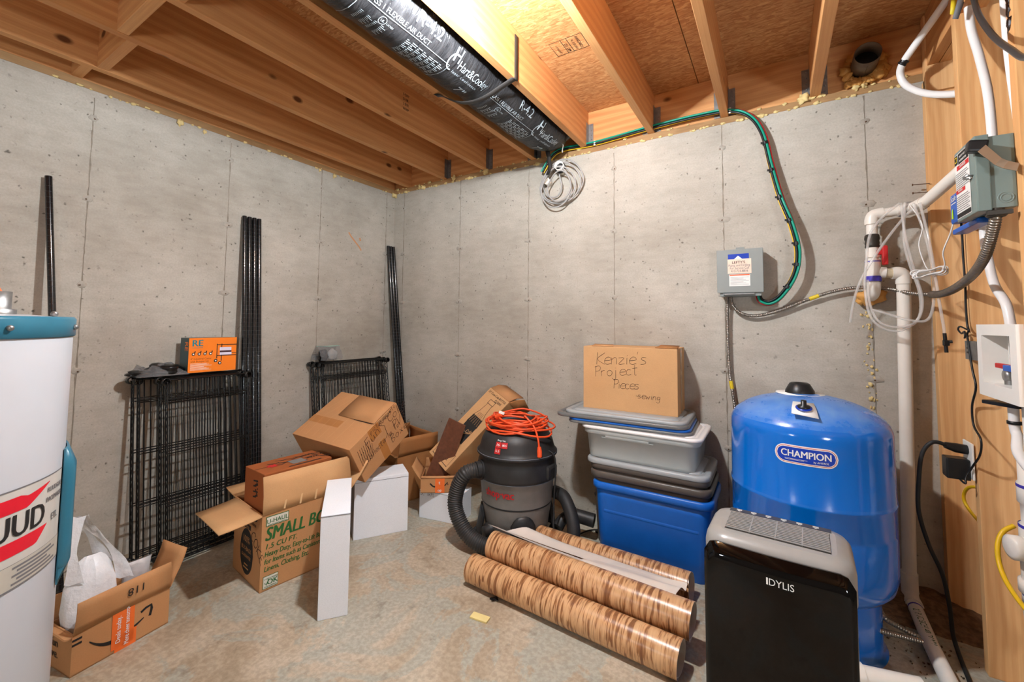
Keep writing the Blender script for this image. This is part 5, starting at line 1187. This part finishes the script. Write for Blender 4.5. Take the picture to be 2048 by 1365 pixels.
g2 = cyl(HX, HY, HR, 0, 0, .0022); b = MB(); ptext(b, 'RUUDGLAS', .014, g2, HR*R_(59.5), .808, .008, 0, .8, 'c'); ptext(b, 'PACEMAKER', .014, g2, HR*R_(59.5), .788, .008, 0, .8, 'c'); ptext(b, 'ETL', .02, g2, HR*R_(60), .745, .008, 0, .8, 'c')
for i in range(5): prect(b, HR*R_(38+2*(i % 2)), .66+.0075*i, HR*R_(62-3*(i % 3)), .664+.0075*i, g2, 6)
wpart('fine_print', b, 'ink_grey_text', t)
# element cover
gr = []
for i in range(9):
    a = R_(68+26*i/8); o = .0 if i in (0, 8) else .015
    gr.append([(HX+(HR+.002+(o if 0 < j < 7 else 0))*math.cos(a), HY+(HR+.002+(o if 0 < j < 7 else 0))*math.sin(a), .585+.295*j/7) for j in range(8)])
wpart('access_cover', MB().sheet(gr, -.003), 'heater_teal', t)
# ---- posts
def post_mesh():
    m = MB(); L = 1.83; P = []; R = []
    m.tube([(0, 0, 0), (0, 0, L)], .0127, 14)
    m.tube([(0, 0, .0), (0, 0, .012)], .0155, 14)
    return m.mesh('post_tube')
PM = post_mesh(); 
gm = MB()
for i in range(70): gm.lathe([(.01275, -.0009), (.01305, 0), (.01275, .0009)], (0, 0, .03+i*.0254), 12, None, True, False)
GM = gm.mesh('post_grooves')
mat('groove', (62, 60, 58), .3, .3)
def post(label, top, bot, group=None):
    top, bot = Vector(top), Vector(bot); t = thing('shelf_post', label, 'post', bot, None, group)
    t.rotation_mode = 'QUATERNION'; t.rotation_quaternion = (top-bot).to_track_quat('Z', 'Y')
    link('tube', PM, None, t); link('groove_rings', GM, None, t)
PM.materials.append(MATS['post_black']); GM.materials.append(MATS['groove'])
post('single black shelf post leaning on the wall above the water heater', (.022, -2.052, 1.80), (.26, -1.975, .0))
for i, nm in enumerate(('leftmost', 'second from left', 'third from left', 'rightmost')):
    post(nm+' of the four black posts leaning between the two shelf stacks', (.022, -1.222+.029*i, 1.815), (.245, -1.262+.0285*i, .0), 'posts between the shelf stacks')
for i, (x, y, nm) in enumerate(((.022, -.078, 'leftmost'), (.022, -.05, 'middle'), (.024, -.022, 'rightmost'))):
    post(nm+' of the black posts standing in the room corner', (x, y, 1.81), (.25, y-.004, .0), 'posts in the corner')
# ---- wire shelves standing on end
def wire_shelf(label, y, W, x, H=.895, lean=8.3, group=None):
    t = thing('wire_shelf', label, 'shelf', (x, y, .004)); t.rotation_euler = (Matrix.Rotation(PI/2, 3, 'Z') @ Matrix.Rotation(R_(-lean), 3, 'X')).to_euler()
    hw = W/2-.012; d = .013
    for s in (-1, 1):
        m = MB()
        for yy in (-d, d): m.tube([(s*hw, yy, .02), (s*hw, yy, H-.02)], .0035, 6)
        n = 26; m.tube([(s*hw, d*(1 if i % 2 else -1), .03+(H-.06)*i/n) for i in range(n+1)], .0026, 5)
        part('side_truss', m, 'shelf_black', t)
    for z in (.012, H-.012):
        m = MB()
        for yy in (-d, d): m.tube([(-hw, yy, z), (hw, yy, z)], .0035, 6)
        n = 16; m.tube([(-hw+2*hw*i/n, d*(1 if i % 2 else -1), z) for i in range(n+1)], .0024, 5); part('end_truss', m, 'shelf_black', t)
    for s in (-1, 1):
        for z in (.02, H-.02):
            part('corner_sleeve', MB().lathe([(.0145, -.021), (.0185, -.021), (.0165, .021), (.0135, .021), (.0145, -.021)], (s*(hw+.006), 0, z), 16, (0, 1, 0), True, False), 'shelf_black', t)
    m = MB(); n = int(W/.027)
    for i in range(1, n): m.tube([(-hw+2*hw*i/n, d+.004, .01), (-hw+2*hw*i/n, d+.004, H-.01)], .0022, 5)
    tag(part('long_wires', m, 'shelf_black', t), kind='stuff')
    for z in (.045, H*.3, H*.58, H*.86):
        m = MB()
        for dz, yy in ((0, d), (.016, -d)): m.tube([(-hw, yy, z+dz), (hw, yy, z+dz)], .0028, 6)
        part('cross_wire', m, 'shelf_black', t)
G1, G2_ = 'shelves in the left stack', 'shelves in the corner stack'
wire_shelf('black wire shelf on end, rearmost against the wall in the left stack', -1.468, .53, .160, .892, 7.5, G1)
wire_shelf('black wire shelf on end, second from the wall in the left stack', -1.458, .53, .205, .890, 7.5, G1)
wire_shelf('narrower black wire shelf on end, third from the wall in the left stack', -1.452, .40, .252, .888, 7.5, G1)
wire_shelf('narrower black wire shelf on end, frontmost of the left stack', -1.442, .40, .300, .886, 7.5, G1)
wire_shelf('black wire shelf on end, rearmost of the stack near the corner', -.465, .60, .155, .90, 7.5, G2_)
wire_shelf('black wire shelf on end, in the middle of the stack near the corner', -.46, .60, .20, .897, 7.5, G2_)
wire_shelf('black wire shelf on end, frontmost of the stack near the corner', -.455, .59, .245, .895, 7.5, G2_)
# orange caster box
mat('box_orange', (250, 132, 34), .4, var=.03); mat('box_teal', (64, 88, 92), .45, var=.05); mat('ink_purple', (70, 40, 50), .5); mat('towel', (226, 218, 236), .7); mat('ink_brown', (150, 70, 20), .5)
t = thing('caster_box', 'orange and teal caster set box on top of the left wire shelves', 'box', (.105, -1.413, .893))
wpart('body', MB().span((.055, -1.53, .894), (.1545, -1.297, 1.078), .0015), 'box_teal', t)
f = plane((.155, -1.53, .894), (0, 1, 0), (0, 0, 1), .0004); f2 = plane((.155, -1.53, .894), (0, 1, 0), (0, 0, 1), .001); f3 = plane((.155, -1.53, .894), (0, 1, 0), (0, 0, 1), .0016); f4 = plane((.155, -1.53, .894), (0, 1, 0), (0, 0, 1), .0022)
b = MB(); prect(b, .0, .0, .233, .184, f); wpart('front_print', b, 'box_orange', t)
b = MB(); ptext(b, 'RE', .048, f2, .013, .14, .025, 0, 1); prect(b, .013, .131, .065, .1325, f2); wpart('brand_lettering', b, 'ink_teal', t)
b = MB(); ptext(b, '4" Industrial Caster', .014, f2, .01, .068, .002, 0, .9); ptext(b, 'with Bumper Set', .014, f2, .01, .054, .002, 0, .9); wpart('title_lettering', b, 'ink_brown', t)
b = MB()
for i in range(7): prect(b, .01, .013+.0055*i, .11-.012*(i % 4), .0148+.0055*i, f2)
tag(wpart('fine_print', b, 'label_white', t), kind='stuff')
for i in range(4):
    u = .022+.027*i; n = 14
    b = MB(); pstrip(b, [u-.008+.016*k/n for k in range(n+1)], lambda q: .098-math.sqrt(max(0, .008**2-(q-u)**2)), lambda q: .098+math.sqrt(max(0, .008**2-(q-u)**2)), f2); ppoly(b, [(u+.002, .104), (u+.009, .104), (u+.01, .114), (u+.006, .114)], f2); wpart('caster_picture', b, 'ink_black', t)
    b = MB(); pstrip(b, [u-.004+.008*k/n for k in range(n+1)], lambda q: .098-math.sqrt(max(0, .004**2-(q-u)**2)), lambda q: .098+math.sqrt(max(0, .004**2-(q-u)**2)), f3); wpart('caster_picture', b, 'label_white', t)
b = MB(); prect(b, .132, .07, .136, .15, f2); prect(b, .155, .055, .159, .15, f2); prect(b, .132, .142, .233, .1465, f2); prect(b, .136, .083, .233, .087, f2); prect(b, .2, .095, .233, .098, f2); wpart('rack_picture', b, 'ink_black', t)
b = MB(); prect(b, .148, .088, .208, .102, f3); prect(b, .147, .112, .206, .13, f3); wpart('towel_picture', b, 'towel', t)
b = MB(); prect(b, .148, .102, .207, .112, f3); wpart('towel_picture', b, 'ink_purple', t)
for u, v in ((.129, .058), (.15, .044)):
    b = MB(); n = 12; pstrip(b, [u-.009+.018*k/n for k in range(n+1)], lambda q: v-math.sqrt(max(0, .009**2-(q-u)**2)), lambda q: v+math.sqrt(max(0, .009**2-(q-u)**2)), f3); wpart('caster_picture', b, 'ink_black', t)
    b = MB(); pstrip(b, [u-.004+.008*k/n for k in range(n+1)], lambda q: v-math.sqrt(max(0, .004**2-(q-u)**2)), lambda q: v+math.sqrt(max(0, .004**2-(q-u)**2)), f4); wpart('caster_picture', b, 'label_white', t)
g = plane((.055, -1.53, .894), (1, 0, 0), (0, 0, 1), .0006); b = MB(); ptext(b, 'RE', .05, g, .058, .165, .02, 0, .9, 'l', 1, -PI/2); wpart('side_lettering', b, 'box_orange', t)
# bags of hardware on the shelves
mat('bag_film', (130, 128, 128), .1, alpha=.5, bump=.6, bscale=50); mat('bag_zip', (150, 196, 178), .3)
t = thing('parts_bag', 'crumpled clear bag of black plastic parts on the left wire shelves', 'bag', (.11, -1.64, .89))
b = MB(); b.blob((.115, -1.62, .918), .075, 3, 12, .22, (.8, 1.0, .42)); b.blob((.11, -1.70, .906), .06, 12, 10, .25, (.75, 1.0, .28)); wpart('parts', b, 'shelf_black', t)
rn = random.Random(6); g = []
for i in range(15):
    q = i/14; row = []
    for k in range(15):
        s = k/14; e = min(q, 1-q, s, 1-s)*2; row.append((.03+.15*s, -1.74+.21*q, .892+min(1, e*3.2)*(.030+.022*rn.random()+.012*math.sin(9*q+5*s))))
    g.append(row)
wpart('film', MB().sheet(g, 0, False), 'bag_film', t)
t = thing('hardware_bag', 'small zip bag of black clips and white parts on the corner wire shelves', 'bag', (.10, -.68, .9))
b = MB(); b.blob((.09, -.70, .935), .04, 2, 9, .3, (.6, .8, 1)); wpart('black_clips', b, 'shelf_black', t)
b = MB(); b.blob((.09, -.63, .938), .042, 7, 9, .2, (.5, 1, .9)); wpart('white_parts', b, 'label_white', t)
gr = [[(.10+dx, -.665+.085*k+.0*j, .905+.095*j/4+.004*math.sin(3*k+j)) for k in (-1, -.5, 0, .5, 1)] for j, dx in ((0, .04), (1, .045), (2, .035), (3, .015), (4, 0))]
wpart('film', MB().sheet(gr).sheet([[(.2-p[0]-.025, p[1], p[2]) for p in r] for r in gr]), 'bag_film', t)
wpart('zip', MB().span((.094, -.755, .998), (.098, -.575, 1.002)), 'bag_zip', t)
# ================================================================== ceiling things
def duct_mat():
    m, nt, b = newmat('duct_film')
    v = coords(nt, (.35, 1.6, .35), False); n = noise(nt, v, 26, 6, .65, .8); n2 = noise(nt, coords(nt, (.2, 1.5, .2), False), 50, 4, .6, .5)
    nt.links.new(ramp(nt, n, [(.3, lin((26, 26, 28))), (.7, lin((58, 57, 58)))]), b.inputs['Base Color'])
    b.inputs['Roughness'].default_value = .24; b.inputs['Specular IOR Level'].default_value = .22
    ad = nt.nodes.new('ShaderNodeMath'); nt.links.new(n, ad.inputs[0]); nt.links.new(n2, ad.inputs[1]); bumpn(nt, b, ad.outputs[0], .55, .015)
duct_mat(); mat('duct_ink', (168, 180, 186), .5); mat('strap_black', (44, 41, 39), .5, var=.15); mat('wire_steel', (190, 186, 176), .4, .6)
CX, CZ, CR = 1.566, 2.394, .143
t = thing('air_duct', 'black plastic flexible air duct with white print hanging between joists', 'duct', (CX, -.9, CZ))
rows = []
def dr(y, a):
    pin = .012*math.exp(-((y+.95)/.05)**2)*max(0, -math.sin(a))
    end = 1-.42*max(0, min(1, (y+.30)/.2))**2 if y > -.30 else 1
    return (CR*(1+.012*math.sin(y*21+3*a)+.008*math.sin(y*47+5*a+1)+.006*math.sin(y*90-4*a))-pin)*end
ys = [-2.6+i*.02 for i in range(125)]
for y in ys:
    if y > -.1: break
    dx = .045*max(0, (y+.45)/.35)**2 if y > -.45 else 0
    rows.append([(CX+dx+dr(y, 2*PI*k/48)*math.cos(2*PI*k/48), y, CZ+dr(y, 2*PI*k/48)*math.sin(2*PI*k/48)) for k in range(49)])
y = rows[-1][0][1]; rows.append([(CX+.04+.03*math.cos(2*PI*k/48), y+.03, CZ+.03*math.sin(2*PI*k/48)) for k in range(49)])
wpart('sleeve', MB().sheet(rows), 'duct_film', t)
# print: u runs along the duct towards the wall, v around it
def fdk(u, v):
    a = -PI/2+.62+v/CR*1.0; y = u
    r = dr(y, a)+.003; dx = .045*max(0, (y+.45)/.35)**2 if y > -.45 else 0
    return Vector((CX+dx+r*math.cos(a), y, CZ+r*math.sin(a)))
b = MB(); c = MB(); d_ = MB()
for y0, k in ((-1.68, 1), (-.935, .95), (-2.43, 1)):
    b = MB(); ptext(b, 'R-4.2', .07, fdk, y0+.23, .028, 0, 0, .95*k); wpart('printed_rating', b, 'duct_ink', t); b = MB(); ptext(b, 'CLASS 1 FLEXIBLE AIR DUCT', .027, fdk, y0+.02, -.012, .002, 0, .92*k); wpart('printed_title', b, 'duct_ink', t); b = MB()
    ptext(b, 'H', .085, fdk, y0+.46, .005, .01, 0, .8); ptext(b, 'Hart&Cooley', .055, fdk, y0+.51, -.012, .003, 0, .7*k); wpart('printed_name', b, 'duct_ink', t); b = MB(); ptext(b, 'Inner confidence', .02, fdk, y0+.50, -.04, 0, 0, 1.0, 'l', 1.25); wpart('printed_motto', b, 'duct_ink', t); b = MB(); ptext(b, '7"', .06, fdk, y0+.60, -.115, .004, 0, 1.1)
    for i in range(5): pline(c, [(y0+.02+.09*i, -.02), (y0+.02+.09*(i+1), -.02)], .0022, fdk)
    for u in (y0+.02, y0+.47):
        for i in range(4): pline(c, [(u, -.02-.035*i), (u, -.02-.035*(i+1))], .0022, fdk)
    for r in range(8):
        for i in range(4): prect(d_, y0+.05+.03*i, -.065-.0075*r, y0+.05+.03*i+.012+.012*((r*i) % 2), -.0625-.0075*r, fdk)
    for r in range(11):
        for i in range(7): prect(d_, y0+.25+.03*i, -.045-.0085*r, y0+.25+.03*i+(.024 if (r+i) % 3 else .01), -.0415-.0085*r, fdk)
    n = 14; 
    for i in range(n): pline(c, [(y0+.13+.016*math.cos(2*PI*i/n), -.045+.016*math.sin(2*PI*i/n)), (y0+.13+.016*math.cos(2*PI*(i+1)/n), -.045+.016*math.sin(2*PI*(i+1)/n))], .002, fdk)
    ptext(c, 'UL', .014, fdk, y0+.13, -.05, .004, 0, 1, 'c'); ptext(c, 'LISTED', .01, fdk, y0+.15, -.05, .002)
    for i in range(12): pline(b, [(y0+.478+.03*math.cos(PI*.4+PI*1.2*i/12), .0+.035*math.sin(PI*.4+PI*1.2*i/12)), (y0+.478+.03*math.cos(PI*.4+PI*1.2*(i+1)/12), .0+.035*math.sin(PI*.4+PI*1.2*(i+1)/12))], .006, fdk)
    wpart('printed_size', b, 'duct_ink', t)
tag(wpart('printed_frame', c, 'duct_ink', t), kind='stuff'); tag(wpart('fine_print', d_, 'duct_ink', t), kind='stuff')
# straps
def strap(label, pts, w=.032):
    P = smooth_path(pts, 5); rows = [[p+Vector((0, -w/2, 0)), p+Vector((0, w/2, 0))] for p in P]
    return lone('duct_strap', MB().sheet(rows, .002), 'strap_black', label, 'strap', pts[0])
strap('black plastic strap slung under the middle of the air duct', [(1.356, -.985, 2.3165), (1.385, -.98, 2.312), (1.43, -.97, 2.285), (1.50, -.96, 2.252), (1.57, -.95, 2.243), (1.64, -.94, 2.254), (1.72, -.925, 2.29), (1.765, -.91, 2.315), (1.779, -.905, 2.316), (1.7795, -.905, 2.36), (1.7795, -.905, 2.44), (1.7795, -.905, 2.525)])
P = [(1.49, -.17, 2.35), (1.53, -.165, 2.30), (1.60, -.16, 2.29), (1.68, -.155, 2.33), (1.73, -.15, 2.36)]
strap('black strap tied around the wall end of the air duct', P, .04)
b = MB(); b.sheet([[(1.545, -.16, 2.30), (1.575, -.155, 2.30)], [(1.545, -.13, 2.25), (1.572, -.125, 2.25)], [(1.54, -.10, 2.19), (1.565, -.10, 2.20)], [(1.52, -.095, 2.155), (1.545, -.095, 2.15)]], .002); lone('duct_strap', b, 'strap_black', 'loose black strap tail dangling from the end of the duct', 'strap')
lone('tie_wire', MB().tube(smooth_path([(1.66, -.15, 2.33), (1.67, -.15, 2.30), (1.665, -.15, 2.27)], 3), .003, 6).tube([(1.665, -.15, 2.272), (1.665, -.15, 2.255)], .005, 6), 'wire_steel', 'short wire end hanging off the end of the duct', 'wire')
# vent pipe through the rim
t = thing('vent_pipe', 'short galvanised vent pipe through the rim board ringed with foam', 'pipe', (3.18, 0, 2.43))
mat('steel_old', (120, 104, 88), .45, .7, var=.25, scale=14); mat('bore_black', (24, 20, 18), .8)
ax = Vector((0, -1, .03)).normalized(); c0 = Vector((3.17, .01, 2.408))
wpart('sleeve', MB().lathe([(.049, 0), (.0505, 0), (.0505, .135), (.0488, .135), (.0486, .0)], c0, 32, ax, True, False), 'steel_old', t)
wpart('inner', MB().lathe([(.0484, .05), (.0484, .06), (.0, .055)], c0, 24, ax), 'bore_black', t)  # near-black disc closing off the pipe bore
s_ = ax.orthogonal().normalized(); wpart('lock_seam', MB().tube([c0+Vector((-.0, 0, -.051)), c0+Vector((0, 0, -.051))+ax*.11], .0022, 6), 'steel_old', t)
b = MB(); rn = random.Random(3)
for i in range(16):
    a = 2*PI*i/16; r = .06+rn.uniform(-.004, .012); b.blob((3.17+r*math.cos(a), -.005, 2.408+r*math.sin(a)), rn.uniform(.014, .026)*(1.4 if math.cos(a) > .5 else 1), i, 6, .35, (1, .8, 1))
for i in range(5): b.blob((3.11+.02*i, -.008, 2.34+.006*(i % 2)), .016, i+40, 6, .35)
lone('vent_foam', b, 'foam_dark', 'orange spray foam packed around the vent pipe', 'foam', (3.18, 0, 2.43))
# foam beads along the sills
b = MB(); rn = random.Random(11)
for i in range(150):
    x = rn.uniform(.02, 3.33); big = rn.random() < .12
    b.blob((x, -.002, TOP+.002+rn.choice((0, 0, .036))+rn.uniform(-.004, .004)), rn.uniform(.004, .0085)*(1.8 if big else 1), i, 5, .4, (1.5, .7, .8))
for i in range(26):
    y = -rn.uniform(.05, 2.3); b.blob((.003, y, TOP+rn.uniform(-.004, .006)), rn.uniform(.004, .009), i, 5, .4, (.6, 1.4, .8))
for (x, y, z, r) in ((.002, -1.57, 2.266, .016), (.002, -1.45, 2.262, .01), (.004, -.60, 2.262, .014), (.006, -.72, 2.268, .009), (.012, -.015, 2.268, .022), (2.93, -.006, 2.318, .022), (3.14, -.004, 2.318, .014), (3.17, -.004, 2.318, .012), (.30, -.004, 2.3, .018), (.34, -.004, 2.29, .018), (.97, -.006, 2.305, .02), (.66, -.004, 2.31, .018)): b.blob((x, y, z), r, int(x*100), 7, .4)
o = lone('foam_beads', b, 'foam', 'beads of pale yellow spray foam squeezed out along the wall tops', 'foam', (0, 0, TOP)); o['kind'] = 'stuff'
b = MB(); rn = random.Random(4)
for i in range(60):
    z = rn.uniform(.70, 1.28); b.blob((3.15+rn.gauss(0, .012)+.03*(1.28-z)*.2, -.002, z), rn.uniform(.002, .006)*(2 if i % 20 == 0 else 1), i, 4, .4, (1, .5, 1.3))
o = lone('foam_drips', b, 'foam', 'dried yellow foam drips down the wall below the pipe', 'foam', (3.15, 0, 1.0)); o['kind'] = 'stuff'
# stamps on the wood and the subfloor
def stamp(parent, name, fn, m='ink_black'):
    b = MB(); fn(b); o = link(name, b.mesh(name), m, parent); return o
zf = JT-.0008
fo = lambda x0, y0, rot=0: (lambda u, v: Vector((x0+u*math.cos(rot)-v*math.sin(rot), y0-(-u*math.sin(rot))*1-v*math.cos(rot)*1, zf)))
def st1(b):
    f = lambda u, v: Vector((1.86+v, -.62+u*-1+.0, zf))
    for p in ([(0, .0), (.0, .24), (.11, .24), (.11, 0), (0, 0)],): pline(b, p, .003, f)
    pline(b, [(0, .06), (.11, .06)], .003, f); pline(b, [(0, .09), (.11, .09)], .003, f); pline(b, [(0, .17), (.11, .17)], .003, f)
    ptext(b, 'TECO', .03, f, .01, .205, .006); ptext(b, 'LONGSPAN', .022, f, .008, .13, .004, 0, .8); ptext(b, 'THIS SIDE UP', .018, f, .005, .105, .003, 0, .8); ptext(b, 'MILL 522', .022, f, .008, .065, .008, 0, .8); ptext(b, 'STRENGTH', .016, f, .01, .02, .003, 0, .9)
stamp(ceil, 'ink_stamp', st1)
def st2(b):
    f = lambda u, v: Vector((2.36+v, -.78+u*-1, zf))
    pline(b, [(0, 0), (0, .16), (.09, .16), (.09, 0), (0, 0)], .004, f); ptext(b, '19/32', .035, f, .006, .02, .01, 0, .8); ptext(b, 'EXP 1', .03, f, .006, .06, .01, 0, .8); ptext(b, 'TECO', .025, f, .01, .11, .006)
stamp(ceil, 'ink_stamp', st2)
def st3(b):
    f = lambda u, v: Vector((2.66+v, -.66+u*-1, zf))
    pline(b, [(0, 0), (0, .24), (.13, .24), (.13, 0)], .003, f); n = 20
    for i in range(n): pline(b, [(.06+.045*math.cos(2*PI*i/n), .17+.05*math.sin(2*PI*i/n)), (.06+.045*math.cos(2*PI*(i+1)/n), .17+.05*math.sin(2*PI*(i+1)/n))], .005, f)
    ptext(b, 'PFS', .05, f, .022, .155, .012, 0, .9); pline(b, [(0, .11), (.13, .11)], .003, f); ptext(b, 'RATED 24 oc', .022, f, .008, .08, .006, 0, .9); ptext(b, 'SIZED FOR', .022, f, .008, .05, .006, 0, .9); ptext(b, 'SPACING', .022, f, .008, .02, .006, 0, .9)
stamp(ceil, 'ink_stamp', st3)
def st4(b):
    f = lambda u, v: Vector((.968+.0198, -.86+u, 2.44+v))
    for i, s in enumerate(('S-DRY', 'D FIR', '2 BTR', 'WWP')): ptext(b, s, .022, f, .0, .045-.028*i, .012, 0, .8)
stamp(ceil, 'ink_stamp', st4)
# ================================================================== on the floor
mat('note_yellow', (226, 206, 140), .7); mat('dirt', (112, 86, 62), .95, var=.5, scale=40, bump=.8, bscale=60)
lone('wood_chip', MB().box((1.763, -1.115, .004), (.075, .034, .006), Euler((0, 0, .12))), 'note_yellow', 'small pale yellow wood offcut lying on the bare floor', 'offcut', (1.763, -1.115, 0))
b = MB(); b.sheet([[(1.735, -.995, .004), (1.75, -.975, .012), (1.765, -.985, .003)], [(1.745, -1.01, .01), (1.76, -.995, .006), (1.775, -1.0, .012)]], .001); b.sheet([[(1.725, -.99, .002), (1.74, -.985, .006)], [(1.73, -1.0, .005), (1.75, -1.0, .002)]], .001)
lone('plastic_scrap', b, 'black_plastic', 'torn black plastic scrap on the floor in front of the rolls', 'scrap')
rn = random.Random(9); g = []
for i in range(22):
    row = []
    for j in range(22):
        x = 3.06+.48*i/21; y = -.27+.27*j/21; h = .05*math.exp(-((x-3.3)/.16)**2-((y+.02)/.14)**2)+.012*math.exp(-((x-3.2)/.25)**2-((y+.1)/.2)**2)
        e = min(i, 21-i, j)/3
        row.append((x, y, -.004+min(1, e)*(h+rn.uniform(0, .009))))
    g.append(row)
o = lone('dirt_heap', MB().sheet(g), 'dirt', 'heap of brown soil and crumbs in the dark corner behind the tank', 'dirt', (3.3, -.1, 0)); o['kind'] = 'stuff'
b = MB()
for i in range(150):
    x = rn.uniform(3.05, 3.36); y = -rn.uniform(.02, .62)**1.2; b.blob((x, y, .003+.02*math.exp(-((y+.05)/.1)**2)), rn.uniform(.001, .0035), i, 4, .5)
o = lone('soil_crumbs', b, 'dirt', 'loose crumbs of soil scattered around the floor pipe', 'dirt', (3.2, -.2, 0)); o['kind'] = 'stuff'
